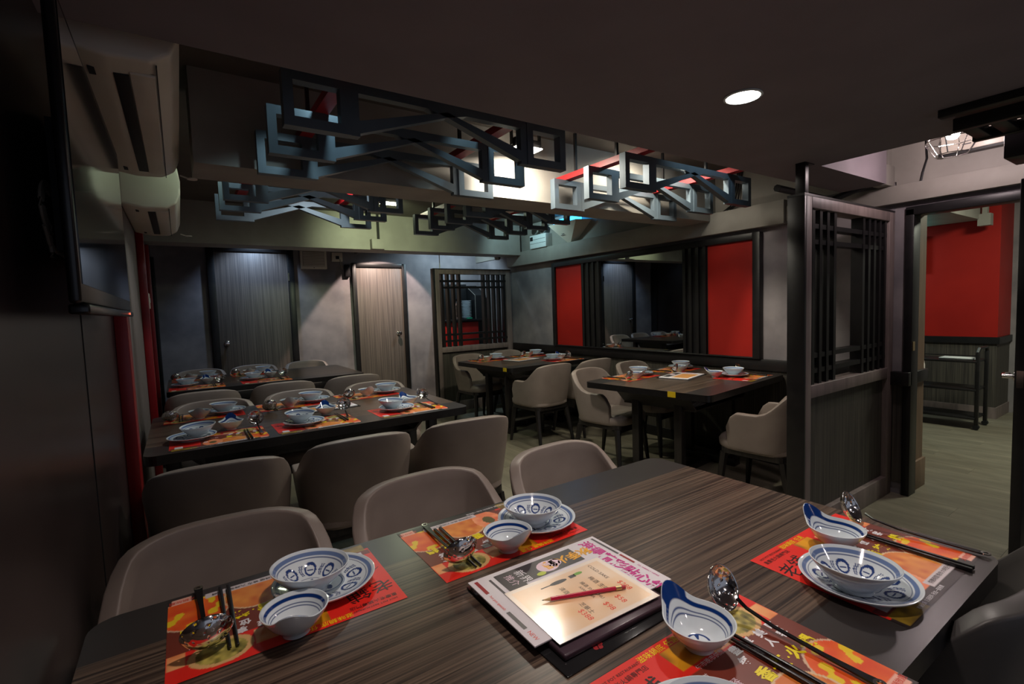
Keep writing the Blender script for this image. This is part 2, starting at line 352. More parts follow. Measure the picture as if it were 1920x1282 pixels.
# ceilings and beams
B('ceiling', M['ceil2'], LX - .15, 8.0, -2.2, BY + .15, CZ, CZ + .1, kind='structure')
sf = MB(); SZ = 2.06
sf.box(LX, 2.93, -2.2, 1.56, SZ, CZ); sf.box(2.93, 3.80, 1.30, 1.56, SZ, CZ); sf.box(2.93, W, -2.2, -0.3, SZ, CZ)
tag(sf.build('trim_9', M['ceil']), kind='structure')
B('trim_10', M['paint'], 0.10, W, 2.62, 2.92, 2.045, CZ, None, kind='structure')
B('trim_11', M['paint'], LX, W - .09, 5.50, 5.80, 2.065, CZ, None, kind='structure')
# doors of the back wall
def flat_door(n, x0, x1, h, knob_x, mt, fh=0.055, hinge=True):
    r = empty('door_%d' % n, ((x0 + x1) / 2, BY, 0), kind='structure'); cx = (x0 + x1) / 2
    def L(x): return x - cx
    B('door_leaf', mt, L(x0), L(x1), -.028, -.002, 0.01, h, r, 0.002)
    f = MB()
    f.box(L(x0 - fh), L(x0), -.05, 0, 0, h + fh); f.box(L(x1), L(x1 + fh), -.05, 0, 0, h + fh); f.box(L(x0), L(x1), -.05, 0, h, h + fh)
    f.build('door_frame', M['trim'], r, 0.003)
    k = MB()
    k.lathe([(0.0, 0), (.032, 0), (.032, .006), (.012, .012), (.012, .035), (.027, .045), (.029, .06), (.02, .072), (0, .075)], 20)
    bmesh.ops.rotate(k.bm, verts=k.bm.verts[:], cent=(0, 0, 0), matrix=Matrix.Rotation(PI / 2, 3, 'X'))
    ko = k.build('door_knob', M['chrome'], r, smooth=True); ko.location = (L(knob_x), -.028, 1.05)
    if hinge:
        B('hinge', M['chrome'], L(x1) - .006, L(x1) + .012, -.056, -.05, 1.80, 1.90, r)
    return r
flat_door(1, 0.385, 1.185, 2.15, 0.46, M['door'], fh=0.075)
flat_door(2, 2.05, 2.71, 1.99, 2.62, M['door'], hinge=False)
# door opening on the right and its open leaf
dr = empty('door_3', (W, 0.8, 0), kind='structure')
f = MB(); f.box(-.02, .10, .40, .445, 0, 1.90); f.box(-.02, .10, -.50, .445, 1.86, 1.915); f.box(-.02, .10, -.47, -.42, 0, 1.86); f.build('door_frame', M['trim'], dr, 0.003)
f = MB(); f.box(.10, .32, .43, .442, 0, 1.9); f.build('jamb_lining', M['jamb'], dr)
f = MB(); f.box(.12, .335, .41, .445, .75, .83); f.build('jamb_rail', M['trim'], dr, .002)
f = MB(); f.box(.11, .335, .415, .445, 0, .20); f.build('jamb_skirting', M['jamb'], dr, .002)
B('strike_plate', M['brass'], -.005, .03, .396, .40, .98, 1.04, dr)
leaf = empty('leaf', (0, 0, 0)); leaf.parent = dr; leaf.location = (-.78, -.26, 0)
def lf(name, mt, *a, bevel=0.0): return B(name, mt, *a, leaf, bevel)
b = MB(); b.box(0, .78, 0, .04, 0.01, 1.855); b.bm.transform(Matrix.Identity(4)); o = b.build('leaf_board', M['trim'], leaf, 0.003)
B('latch_plate', M['chrome'], -.003, 0.0, .008, .032, .90, .98, leaf)
b = MB(); b.lathe([(0, 0), (.026, 0), (.026, .008), (.011, .014), (.011, .05), (0, .05)], 16); bmesh.ops.rotate(b.bm, verts=b.bm.verts[:], cent=(0, 0, 0), matrix=Matrix.Rotation(-PI / 2, 3, 'X'))
b.tube([(0, .045, 0), (.05, .055, .002), (.11, .05, .0)], [.011, .010, .008], 10)
o = b.build('lever_handle', M['chrome'], leaf, smooth=True); o.location = (.055, .04, .945)
leaf.rotation_euler = (0, 0, 0)

# ------------------------------------------------------------------ feature wall panel (right wall)
fp = empty('feature_panel', (W - .035, 3.55, 0.86), label='black framed wall panel with mirror, red boards and dark slats', cat='wall panel')
def FP(name, mt, y0, y1, z0, z1, d0, d1, parent=fp, bevel=0.0, **k):
    return B(name, mt, -d1, -d0, y0 - 3.55, y1 - 3.55, z0 - .86, z1 - .86, parent, bevel, **k)
fr = MB()
for (y0, y1, z0, z1) in ((2.20, 2.262, .862, 1.90), (4.83, 4.89, .862, 1.90), (2.262, 4.83, 1.845, 1.90), (2.262, 4.83, .862, .875)):
    fr.box(-.02, .035, y0 - 3.55, y1 - 3.55, z0 - .86, z1 - .86)
fr.build('frame', M['trim'], fp, 0.002)
FP('red_board', M['red'], 2.262, 2.69, .875, 1.845, -.03, -.008); FP('red_board', M['red'], 4.37, 4.83, .875, 1.845, -.03, -.008)
FP('mirror', M['mirror'], 2.93, 4.05, .875, 1.845, -.03, -.01)
FP('backing', M['dark'], 2.69, 2.93, .875, 1.845, -.03, -.012); FP('backing', M['dark'], 4.05, 4.37, .875, 1.845, -.03, -.012)
for y in (2.70, 2.775, 2.85, 2.915, 4.055, 4.14, 4.225, 4.31): FP('slat', M['trim'], y, y + .03, .875, 1.845, -.012, .012)
# ------------------------------------------------------------------ lattice screens
def screen(x0, y0, label, post_up=None, group=None):
    r = empty('lattice_screen', (x0, y0, 0), label=label, cat='screen')
    Wd = 1.18; H = 1.89; dz = .09
    B('end_post', M['trim'], -.022, 0, 0, dz, 0, H, r, .002)
    f = MB(); f.box(0, .06, 0, dz, 0, H); f.box(Wd - .08, Wd, 0, dz, 0, H); f.box(.06, Wd - .08, 0, dz, H - .06, H); f.box(.06, Wd - .08, 0, dz, .80, .87); f.box(.06, Wd - .08, 0, dz, 0, .13)
    f.build('frame', M['frame'], r, 0.003)
    B('lower_panel', M['ribbed'], .06, Wd - .08, .03, .06, .13, .80, r)
    B('top_cap', M['trim'], -.022, Wd, 0, dz, H, H + .012, r)
    L0, L1 = .06, Wd - .08
    xs = [L0 + .045 + i * .085 for i in range(4)] + [L1 - .03 - i * .082 for i in range(5)]
    for x in xs: B('lattice_bar', M['trim'], x - .015, x + .015, .012, .078, .87, H - .06, r)
    for z, a, c in ((1.74, L0, L1), (1.655, L0 + .06, L1 - .05), (1.03, L0 + .06, L1 - .05), (.945, L0, L1)):
        B('lattice_rail', M['trim'], a, c,   .016, .074, z - .013, z + .013, r)
    if post_up:
        B('ceiling_post', M['trim'], -.018, .02, .0, .05, H + .012, post_up, r, .001)
        B('ceiling_plate', M['trim'], -.018, .08, -.0, .05, post_up - .004, post_up, r)
    return r
screen(2.775, 1.30, 'dark lattice screen beside the open doorway, fixed to the soffit by a post', SZ)
s2 = screen(2.775, 5.85, 'dark lattice screen in the far right corner before the red counter')
B('hanger_rod', M['whitemetal'], .09, .098, .04, .048, 1.902, 2.46, s2)

# ------------------------------------------------------------------ ceiling ornaments
def ornament(x0, x1, ys, zb, label, hs=0.19, redx=(0.30, .93), sw=.225):
    r = empty('ceiling_ornament', ((x0 + x1) / 2, ys[1], CZ), label=label, cat='ceiling ornament', group='geometric ceiling ornaments')
    ox, oy, oz = (x0 + x1) / 2, ys[1], CZ
    zt = zb + hs; t = .034 if sw > .2 else .030; d = .022
    for y in ys:
        def bx(mb, a, b_, c, e, dd=d): mb.box(a - ox, b_ - ox, y - dd - oy, y + dd - oy, c - oz, e - oz)
        for (a, b_) in ((x0, x0 + sw), (x1 - sw, x1)):
            q = MB(); bx(q, a, a + t, zb, zt); bx(q, b_ - t, b_, zb, zt); bx(q, a + t, b_ - t, zt - t, zt); bx(q, a + t, b_ - t, zb, zb + t)
            q.build('square_frame', M['orn'], r)
        a, b_ = x0 + sw, x1 - sw; mid = (a + b_) / 2
        q = MB()
        P = lambda x, z: (x - ox, z - oz)
        y0_, y1_ = y - .018 - oy, y + .018 - oy
        q.prism([P(a, zt), P(a, zt - t), P(b_, zt - t), P(b_, zt)], y0_, y1_, 'y')
        q.prism([P(a, zb), P(a + t, zb), P(a + t, zt - t), P(a, zt - t)], y0_, y1_, 'y')
        q.prism([P(b_ - t, zb), P(b_, zb), P(b_, zt - t), P(b_ - t, zt - t)], y0_, y1_, 'y')
        q.prism([P(a + t, zb + .012), P(a + t, zb - .0 + .058), P(mid, zt - t), P(mid + .09, zt - t), P(mid + .0, zt - .055)], y0_, y1_, 'y')
        q.prism([P(b_ - t, zb + .012), P(b_ - t, zb + .058), P(mid, zt - t), P(mid - .09, zt - t), P(mid, zt - .055)], y0_, y1_, 'y')
        q.build('truss_panel', M['orn'], r)
    for fx in redx:
        x = x0 + (x1 - x0) * fx
        B('red_bar', M['redbar'], x - .028 - ox, x + .028 - ox, ys[0] - .10 - oy, ys[-1] + .12 - oy, zt - oz, zt + .035 - oz, r)
        for y in (ys[0] + .15, ys[-1] - .1): B('hanger', M['trim'], x - .008 - ox, x + .008 - ox, y - oy, y + .016 - oy, zt + .035 - oz, -.0, r)
    return r
ornament(.340, 1.585, (1.86, 2.20, 2.52), 2.0, 'slate grey truss ornament with red bars hanging in the front bay, left', redx=(.17, .80))
ornament(2.07, 3.30, (1.93, 2.22, 2.54), 1.99, 'slate grey truss ornament with red bars hanging in the front bay, right', redx=(.10, .80))
ornament(.245, 1.275, (3.15, 3.46, 3.80), 2.0, 'slate grey truss ornament hanging in the rear bay, left of the floodlight', .165, (.15, .8), .195)
ornament(1.69, 2.63, (3.04, 3.33, 3.62, 3.92), 2.0, 'slate grey truss ornament hanging in the rear bay, right of the floodlight', .165, (.15, .8), .185)
# floodlights
def flood(x, y, z, m_on, label, rz=0):
    r = empty('floodlight', (x, y, z), rz, label=label, cat='light', group='ceiling floodlights')
    b = MB(); b.box(-.095, .095, -.03, .03, 0, .05); b.build('housing', M['trim'], r, .004)
    B('lit_panel', m_on, -.085, .085, -.05, .05, -.006, 0, r)
    b = MB(); b.box(-.105, -.098, -.012, .012, 0.01, CZ - z); b.box(.098, .105, -.012, .012, 0.01, CZ - z); b.box(-.105, .105, -.012, .012, CZ - z - .006, CZ - z); b.build('bracket', M['trim'], r)
    return r
flood(1.77, 2.41, 2.29, M['flood_on'], 'lit floodlight hanging behind the front left truss ornament')
flood(1.66, 4.36, 2.34, M['flood_grn'], 'lit greenish floodlight hanging in the rear bay')
# soffit downlight
dl = empty('downlight', (1.68, 1.0, SZ), label='round recessed downlight glowing in the low dark soffit', cat='light')
b = MB(); b.lathe([(.056, 0), (.062, 0), (.064, -.004), (.056, -.006)], 32); b.build('trim_ring', M['whitemetal'], dl, smooth=True)
b = MB(); b.lathe([(0, -.004), (.056, -.004), (.056, 0)], 32); b.build('lens', M['lamp_on'], dl)

# ------------------------------------------------------------------ air conditioners
def aircon(y0, y1, zb, label):
    r = empty('air_conditioner', (LX, y0, zb), label=label, cat='air conditioner', group='wall air conditioners')
    L = y1 - y0; h = .28; dp = .275
    prof = [(0, .02), (.10, 0), (.20, .004), (.25, .035), (.272, .09), (dp, .16), (.265, .24), (.24, h), (0, h)]
    b = MB(); b.prism(prof, 0, L, 'y'); b.build('casing', M['white'], r, .012, seg=3)
    B('outlet_slot', M['dark'], .115, .150, .10, L - .12, -.003, .004, r, .001)
    B('outlet_flap', M['white'], .152, .21, .08, L - .10, -.004, .006, r, .002)
    B('filter_seam', M['dark'], .213, .216, .02, L - .02, .002, .009, r)
    for yy in (.10, L - .14): B('clip', M['dark'], .06, .075, yy, yy + .05, -.002 + .006, .010, r)
    b = MB(); b.tube([(.27, L - .02, .02), (.30, L - .02, .01)], .004, 6); b.lathe([(.0, 0), (.022, 0), (.022, .005), (0, .005)], 16, (.32, L - .02, .005)); b.build('drain_plug', M['white'], r)
    return r
aircon(1.66, 2.95, 2.035, 'cream wall air conditioner nearer the television, seen from below')
aircon(3.35, 4.42, 1.962, 'cream wall air conditioner farther along the left wall')
# television on left wall
tv = empty('television', (-.16, 1.13, 1.385), label='black wall television with glossy screen tilted on the left wall', cat='television')
b = MB(); b.box(.004, .022, 0, 1.04, 0, .54); o = b.build('casing', M['bezel'], tv, .006)
B('screen', M['tv'], .022, .0235, .02, 1.02, .035, .52, tv)
b = MB(); b.box(.0, .03, .02, 1.02, -.018, .0); b.build('speaker_bar', M['bezel'], tv, .004)
B('power_led', M['led_red'], .0305, .032, .86, .868, -.012, -.006, tv)
B('wall_bracket', M['trim'], -.055, .004, .35, .70, .12, .42, tv)
b = MB()
for k in range(3):
    b.tube([(-.035, .17 + (.050 + .009 * k) * math.cos(a), .19 + (.034 + .007 * k) * math.sin(a)) for a in [PI * (.35 + 1.2 * t / 12) for t in range(13)]], .0035, 6)
b.tube([(-.035, .16 - .006 * math.sin(t * .9), .155 - .010 * t) for t in range(7)], .004, 6)
b.tube([(-.035, .12, .15), (-.035, .15, .12), (-.035, .22, .11), (-.02, .34, .13)], .004, 6)
b.build('cable', M['cable'], tv, smooth=True)

# ------------------------------------------------------------------ wall fittings
def dev():
    r = empty('wall_switch', (LX, 5.0, 1.45), label='cream thermostat on the left wall between the red posts', cat='switch')
    B('casing', M['white'], 0, .03, 0, .10, 0, .13, r, .006); B('dial', M['whitemetal'], .03, .034, .03, .07, .05, .09, r, .002)
    B('conduit', M['whitemetal'], 0, .008, .045, .055, -.6, 0, r)
dev()
fan = empty('ventilation_grille', (1.505, BY, 1.955), label='square cream ventilation grille between the two doors', cat='vent')
B('frame', M['white'], -.165, .165, -.05, 0, 0, .255, fan, .008)
B('recess', M['cable'], -.135, .135, -.053, -.05, .035, .225, fan)
for k in range(9): B('louvre', M['white'], -.13, .13, -.060, -.053, .042 + k * .020, .053 + k * .020, fan)
B('latch', M['dark'], -.006, .006, -.053, -.05, .012, .020, fan)
so = empty('socket_box', (1.81, BY, 2.06), label='small cream socket box beside the ventilation grille', cat='socket')
B('box', M['white'], -.07, .07, -.04, 0, 0, .12, so, .004); B('plug', M['dark'], -.02, .02, -.06, -.04, .03, .07, so)
b = MB(); b.tube([(0.03, -.05, .03), (.045, -.05, -.06), (.06, -.03, -.1), (.068, -.02, .0)], .006, 6); b.build('cable', M['cable'], so)
B('junction_box', M['trim'], 1.90, 1.97, BY - .05, BY, 1.86, 2.02, None, .004, label='black junction box on the back wall near the narrow door', cat='junction box')
b = MB(); b.tube([(2.02, BY - .12, 2.20), (2.3, BY - .35, 2.30), (2.7, BY - .55, 2.42)], .045, 10)  # black tube standing in for the dark edge of the light scallop
tag(b.build('scallop_edge_band', M['trim'], smooth=True), 'dark slanting band over the narrow door, edge of the light scallop', 'shade band')
tb = empty('cable_trunking', (1.90, 5.50, 2.066), label='grey junction box and black conduit on the rear beam', cat='trunking')
B('box', M['paint'], -.07, .07, -.07, 0, 0.0, .11, tb, .002); B('conduit', M['trim'], .012, .034, -.03, 0, .11, CZ - 2.066, tb)
tr = empty('cable_trunking', (W - .012, 1.35, 2.062), label='grey junction box with conduit above the open doorway corner', cat='trunking')
B('box', M['paint'], -.14, 0, -.04, .04, 0, .13, tr, .003); B('conduit', M['paint'], -.06, 0, -.02, .02, .13, CZ - 2.062, tr); B('black_conduit', M['trim'], -.05, -.01, .03, .045, .13, CZ - 2.062, tr)
b = MB(); b.tube([(3.05, 1.6, 2.02), (3.8, 1.62, 2.02)], .022, 8); b.tube([(3.8, 1.62, 2.02), (W - .1, 1.45, 2.09)], .022, 8)
tag(b.build('conduit_pipe', M['trim'], smooth=True), 'dark conduit pipe running below the soffit to the right wall', 'pipe')
b = MB(); b.tube([(W - .014, 1.15, 2.32), (W - .02, 1.14, 2.2), (W - .02, 1.16, 2.12), (W - .02, 1.17, 2.06)], .006, 6)
tag(b.build('hanging_cable', M['dark'], smooth=True), 'thin black cable hanging on the wall above the doorway', 'cable')
eb = empty('emergency_light', (W - .012, 0.70, 2.19), label='grey emergency light box with two status lamps above the doorway', cat='emergency light')
B('casing', M['white'], -.06, 0, 0, .36, 0, .13, eb, .004); B('base_plate', M['trim'], -.062, 0, -.01, .37, -.014, 0, eb)
B('red_indicator', M['led_red'], -.063, -.06, .075, .085, .035, .045, eb); B('green_indicator', M['led_grn'], -.063, -.06, .045, .055, .035, .045, eb)
B('plate_text', INK['g'], -.0612, -.06, .22, .26, .03, .036, eb)
eh = empty('emergency_light', (W - .012, 5.08, 2.112), label='white twin-lamp emergency light on the ledge at the rear beam', cat='emergency light')
B('battery_box', M['whitemetal'], -.10, 0, -.17, .17, 0, .17, eh, .006)
B('vent', M['dark'], -.102, -.10, .10, .16, .10, .15, eh)
for zz in (.06, .11): B('seam', M['dark'], -.101, -.1, -.16, .16, zz, zz + .004, eh)
for yy in (-.09, .09):
    b = MB(); b.lathe([(0, 0), (.03, .0), (.055, .03), (.058, .05), (.0, .045)], 18); bmesh.ops.rotate(b.bm, verts=b.bm.verts[:], cent=(0, 0, 0), matrix=Matrix.Rotation(-PI / 2.3, 3, 'Y'))
    o = b.build('lamp_head', M['chrome'], eh, smooth=True); o.location = (-.03, yy, .225)
ut = empty('insect_trap', (W - .012, 4.51, 2.112), label='cream wedge-shaped insect trap glowing blue on the right wall', cat='insect trap')
b = MB(); vs = [(-.0, -.33, .22), (-.17, -.25, .22), (-.17, .25, .22), (0, .33, .22), (0, .05, 0), (-.06, .03, 0), (-.06, -.03, 0), (0, -.05, 0)]
vv = [b.bm.verts.new(v) for v in vs]
for f in ((1, 2, 5, 6), (0, 1, 6, 7), (2, 3, 4, 5), (7, 6, 5, 4)): b.bm.faces.new([vv[i] for i in f])
o = b.build('shade', M['white'], ut); sm = o.modifiers.new('s', 'SOLIDIFY'); sm.thickness = .006
B('blue_tube', M['blue_on'], -.10, -.07, -.24, .24, .215, .285, ut, .004)
B('printed_mark', INK['g'], -.118, -.115, .03, .07, .10, .106, ut); B('printed_mark', INK['g'], -.113, -.110, .02, .09, .085, .091, ut)
sk = empty('wall_socket', (W - .012, 2.78, 2.112), label='white double socket standing on the ledge above the red board', cat='socket')
B('plate', M['whitemetal'], -.02, 0, -.10, .10, 0, .095, sk, .003)
for yy in (-.06, -.04, -.05, .04, .06, .05): B('pin_hole', M['dark'], -.0215, -.02, yy - .003, yy + .003, .03 + (.02 if abs(abs(yy) - .05) < .001 else 0), .042 + (.02 if abs(abs(yy) - .05) < .001 else 0), sk)
b = MB()
for k in range(3): b.tube([(W - .05, 2.52 - .03 * k, 2.115 + .002 * k), (W - .05, 2.45 - .03 * k, 2.15), (W - .03, 2.42 - .02 * k, 2.28), (W - .02, 2.40 - .02 * k, CZ)], .006, 6)
tag(b.build('cable_bundle', M['trim'], smooth=True), 'black cable bundle rising behind the right truss ornament', 'cable')
cc = empty('security_camera', (3.75, 5.86, 2.03), label='small grey dome security camera hanging under the rear beam', cat='camera')
b = MB(); b.lathe([(0, .0), (.03, .004), (.045, .03), (.045, .06), (.02, .07), (.012, .43), (0, .43)], 18); b.build('dome', M['paint'], cc, smooth=True)
b = MB(); b.lathe([(0, 0), (.016, 0), (.018, .01), (0, .01)], 14); bmesh.ops.rotate(b.bm, verts=b.bm.verts[:], cent=(0, 0, 0), matrix=Matrix.Rotation(PI / 2, 3, 'X')); o = b.build('lens', M['dark'], cc); o.location = (0, -.04, .035)
light('trap_light', 'POINT', (W - .10, 4.51, 2.42), 0.8, (.05, .45, 1.0), 0.03)
# cage lamp
cl = empty('cage_lamp', (3.46, .89, 2.13), label='wire cage pendant lamp shining above the doorway', cat='lamp')
b = MB(); ringsr = [(.045, .10), (.085, .075), (.115, .03), (.07, -.045)]
NS = 8
for k in range(NS):
    a = 2 * PI * k / NS
    b.tube([(r_ * math.cos(a), r_ * math.sin(a), z_) for r_, z_ in ringsr], .0026, 5)
for r_, z_ in ringsr[1:]:
    pts = [(r_ * math.cos(2 * PI * k / NS), r_ * math.sin(2 * PI * k / NS), z_) for k in range(NS + 1)]
    b.tube(pts, .0026, 5, cap=False)
b.build('wire_cage', M['chrome'], cl)
b = MB(); b.lathe([(0, .13), (.05, .13), (.05, .10), (.03, .095), (0, .095)], 16); b.tube([(0, 0, .13), (0, 0, CZ - 2.13)], .006, 6); b.build('socket', M['trim'], cl, smooth=True)
b = MB(); b.lathe([(0, .03), (.02, .035), (.032, .055), (.03, .075), (.015, .097), (0, .097)], 16); b.build('bulb', M['bulb'], cl, smooth=True)
light('cage_light', 'POINT', (3.46, .89, 2.155), 13, (1.0, .80, .82), 0.04)
rk = empty('ceiling_grille', (2.93, .62, 2.06), label='black slatted grille box hung under the soffit at the right edge', cat='grille')
B('frame_rail', M['trim'], -.43, -.36, -.45, .07, -.03, 0, rk, .002); B('frame_rail', M['trim'], -.25, -.22, -.45, .07, -.05, 0, rk, .002); B('frame_rail', M['trim'], .01, .04, -.45, .07, -.05, 0, rk, .002)
for k in range(6): B('slat', M['trim'], -.22, .01, -.42 + k * .085, -.37 + k * .085, -.045, -.01, rk, .002)
bx_ = empty('hanging_box', (3.10, .49, 1.94), label='black box hung from the soffit above the open door leaf, right edge', cat='box')
B('casing', M['trim'], 0, .22, 0, .13, 0, .12, bx_, .004); B('cover', M['trim'], -.004, 0, .01, .12, .01, .11, bx_, .001)

# ------------------------------------------------------------------ room beyond the doorway
B('wall_far_side', M['conc'], 7.6, 7.75, -2.2, 5.0, 0, CZ, kind='structure')
rb = B('wall_far', M['red'], 7.1, 7.6, 1.42, 2.03, .87, CZ, kind='structure')
B('wainscot', M['ribbed'], 7.102, 7.6, 1.422, 2.03, 0.1, .80, rb); B('rail', M['trim'], 7.08, 7.6, 1.40, 2.03, .80, .87, rb); B('skirting', M['frame'], 7.09, 7.6, 1.41, 2.03, 0, .12, rb)
B('dark_wall', M['trim'], 7.1, 7.6, 2.03, 3.6, 0, 2.0, rb)  # wall continued as a plain black block
B('trim_12', M['paint'], 5.9, 7.0, 1.55, 5.0, 2.10, CZ, None, kind='structure')
B('trim_13', M['ceil'], 4.9, 5.9, 1.2, 5.0, 2.12, CZ, None, kind='structure')
B('wall_inner', M['conc'], T, 8.0, 3.6, 3.75, 0, CZ, kind='structure')
B('wall_inner_near', M['conc'], T, 8.0, -1.6, -1.45, 0, CZ, kind='structure')
jb = empty('junction_box', (6.9, 1.46, 2.03), label='green-lit junction box above the red wall of the next room', cat='junction box')
B('box', M['paint'], 0, .1, 0, .1, 0, .12, jb); B('conduit', M['paint'], .02, .08, .03, .07, .12, CZ - 2.03, jb)
st = empty('television', (7.06, 2.06, 1.64), label='television with cyan picture at the left edge of the red wall', cat='television')
B('casing', M['bezel'], 0, .04, -.03, .55, -.03, .36, st, .004); B('screen', M['screen_on'], -.002, 0, -.01, .53, .0, .33, st)
light('room_light', 'AREA', (5.6, .5, 2.40), 36, (.96, 1.0, .80), .5, (5.8, .9, 0))
light('room_light', 'AREA', (6.6, 2.8, 2.08), 8, (.80, .95, .9), .3, (6.8, 2.4, 0))
ct = empty('service_cart', (6.38, 1.40, 0), label='black three-tier service trolley against the red wall', cat='trolley')
for z in (.10, .38, .66): 
    s = B('tray', M['trim'], 0, .34, .02, .56, z, z + .02, ct, .003)
for x in (.01, .31):
    for y in (0.0, .55): B('post', M['trim'], x, x + .03, y, y + .03, .05, .76, ct, .003)
b = MB(); b.tube([(.025, .015, .76), (.05, .01, .80), (.29, .01, .80), (.325, .015, .76)], .014, 8); b.tube([(.025, .565, .76), (.05, .57, .80), (.29, .57, .80), (.325, .565, .76)], .014, 8); b.build('handle', M['trim'], ct, smooth=True)
b = MB(); b.tube([(.02, .03, .73), (.02, .55, .73)], .006, 6); b.build('guard_rail', M['trim'], ct)
for x in (.025, .325):
    for y in (.015, .565):
        b = MB(); b.lathe([(0, -.02), (.025, -.02), (.025, .02), (0, .02)], 12); bmesh.ops.rotate(b.bm, verts=b.bm.verts[:], cent=(0, 0, 0), matrix=Matrix.Rotation(PI / 2, 3, 'Y')); o = b.build('wheel', M['dark'], ct); o.location = (x, y, .027)
B('folded_towel', M['whitemetal'], 6.42, 6.60, 1.45, 1.72, .681, .70, None, .006, label='folded white towel on the top tray of the trolley', cat='towel')

# ------------------------------------------------------------------ corner behind the far screen
cn = empty('counter', (3.20, 6.5, 0), label='black serving counter with red front behind the far lattice screen', cat='counter')
B('body', M['trim'], 0, .77, .02, .34, 0, 1.18, cn); B('red_front', M['red'], .02, .57, 0, .02, .5, 1.17, cn, .002); B('top', M['trim'], -.02, .77, -.02, .34, 1.18, 1.21, cn, .002)
cb = empty('cabinet', (3.76, 6.55, 1.21), label='black tall cabinet with pale edge on the counter behind the lattice', cat='cabinet')
b = MB(); b.prism([(0, 0), (.29, 0), (.29, .52), (.0, .36)], 0, .19, 'x'); b.build('side', M['dark'], cb); b = MB(); b.bar((0, 0, .36), (0, .29, .52), .006); b.bar((0, 0, 0), (0, 0, .36), .006); b.build('edge_strip', M['paint'], cb)
B('back_board', M['dark'], 3.2, 3.75, 6.80, 6.845, 1.212, 1.75, None, .002, label='black back board standing behind the flask and plates', cat='board')
th = empty('vacuum_flask', (3.52, 6.66, 1.211), label='steel vacuum flask on the counter behind the lattice', cat='flask')
b = MB(); b.lathe([(0, 0), (.05, 0), (.052, .02), (.052, .2), (.045, .25), (.03, .275)], 20); b.build('body', M['chrome'], th, smooth=True)
b = MB(); b.lathe([(.03, .275), (.032, .31), (.0, .315)], 16); b.build('cap', M['bezel'], th, smooth=True)
b = MB(); b.lathe([(0, .004), (.045, 0), (.05, .004), (.085, .02), (.085, .024), (.05, .012), (0, .012)], 24)
pp = b.build('stacked_plate', M['porc'], smooth=True)
for k in range(12):
    o = pp if k == 0 else pp.copy()
    if k: col.objects.link(o)
    o.location = (3.66, 6.66, 1.211 + k * .0235)
    tag(o, 'white plate in the tall stack beside the steel flask', 'plate', 'stacked plates behind the lattice')
B('cloth', M['teal'], 3.60, 3.68, 6.51, 6.56, 1.211, 1.235, None, .006, label='small green cloth on the counter edge before the plates', cat='cloth')

# ------------------------------------------------------------------ tables
def rrect(x0, x1, y0, y1, r, n=5):
    P = []
    for cx, cy, a0 in ((x1 - r, y1 - r, 0), (x0 + r, y1 - r, PI / 2), (x0 + r, y0 + r, PI), (x1 - r, y0 + r, 1.5 * PI)):
        for k in range(n + 1): a = a0 + PI / 2 * k / n; P.append((cx + r * math.cos(a), cy + r * math.sin(a)))
    return P
def table(cx, cy, L, D, rz, label, tape=False, tx=.10, ty=.27, lx=.10, ly=.26):
    r = empty('dining_table', (cx, cy, 0), rz, label=label, cat='table')
    b = MB(); b.prism(rrect(-L / 2, L / 2, -D / 2, D / 2, .05), .705, .75)
    for f in b.bm.faces:
        f.material_index = 0 if f.normal.z > .5 or (len(f.verts) > 4 and f.calc_center_median().z > .74) else 1
    o = b.build('tabletop', [M['wood_top'], M['edge']], r)
    e = [f for f in o.data.polygons]
    for f in e: f.material_index = 0 if f.normal.z > .9 else 1
    # open shelf tray with sloped ends below the top
    b = MB(); h0, h1 = .59, .705
    for sx in (-1, 1):
        b.prism([(sx * (L / 2 - tx), h1), (sx * (L / 2 - tx - .02), h1), (sx * (L / 2 - tx - .14), h0), (sx * (L / 2 - tx - .12), h0)], -D / 2 + ty, D / 2 - ty, 'y')
    b.box(-L / 2 + tx + .12, L / 2 - tx - .12, -D / 2 + ty, D / 2 - ty, h0 - .012, h0); b.build('shelf_tray', M['leg'], r)
    for sx in (-1, 1):
        for sy in (-1, 1):
            B('leg', M['leg'], sx * (L / 2 - lx) - .03, sx * (L / 2 - lx) + .03, sy * (D / 2 - ly) - .03, sy * (D / 2 - ly) + .03, .06, h0 - .012 if lx > tx + .12 else .705, r, .003)
    b = MB()
    for sx in (-1, 1): b.box(sx * (L / 2 - lx) - .05, sx * (L / 2 - lx) + .05, -D / 2 + ly - .06, D / 2 - ly + .06, 0, .06)
    b.box(-L / 2 + lx, L / 2 - lx, -.04, .04, .0, .05); b.build('base', M['leg'], r, .003)
    if tape: B('tape_mark', M['yellow'], -L / 2 - .0015, -L / 2 + .0005, -D / 2 + tape, -D / 2 + tape + .06, .712, .751, r)
    return r
TB = {}
TB['T1'] = table(.66, .775, 1.70, .99, 0, 'foreground dark wood dining table with streaked grain', tx=.50, ty=.30, lx=.44, ly=.42)
TB['T2'] = table(.645, 3.22, 1.64, 1.08, 0, 'middle dark wood dining table set for six along the left wall', ty=.32, ly=.36)
TB['T3'] = table(.70, 5.53, 1.66, 1.10, 0, 'rear dark wood dining table before the two back doors')
TB['T4'] = table(3.30, 2.46, 1.22, 1.04, math.radians(7), 'dark wood dining table below the right red board and mirror', tape=.24, ty=.22, lx=.22, ly=.34)
TB['T5'] = table(3.28, 4.63, 1.20, 1.05, math.radians(3), 'dark wood dining table near the far lattice screen', tape=.06, ty=.22, lx=.22, ly=.34)

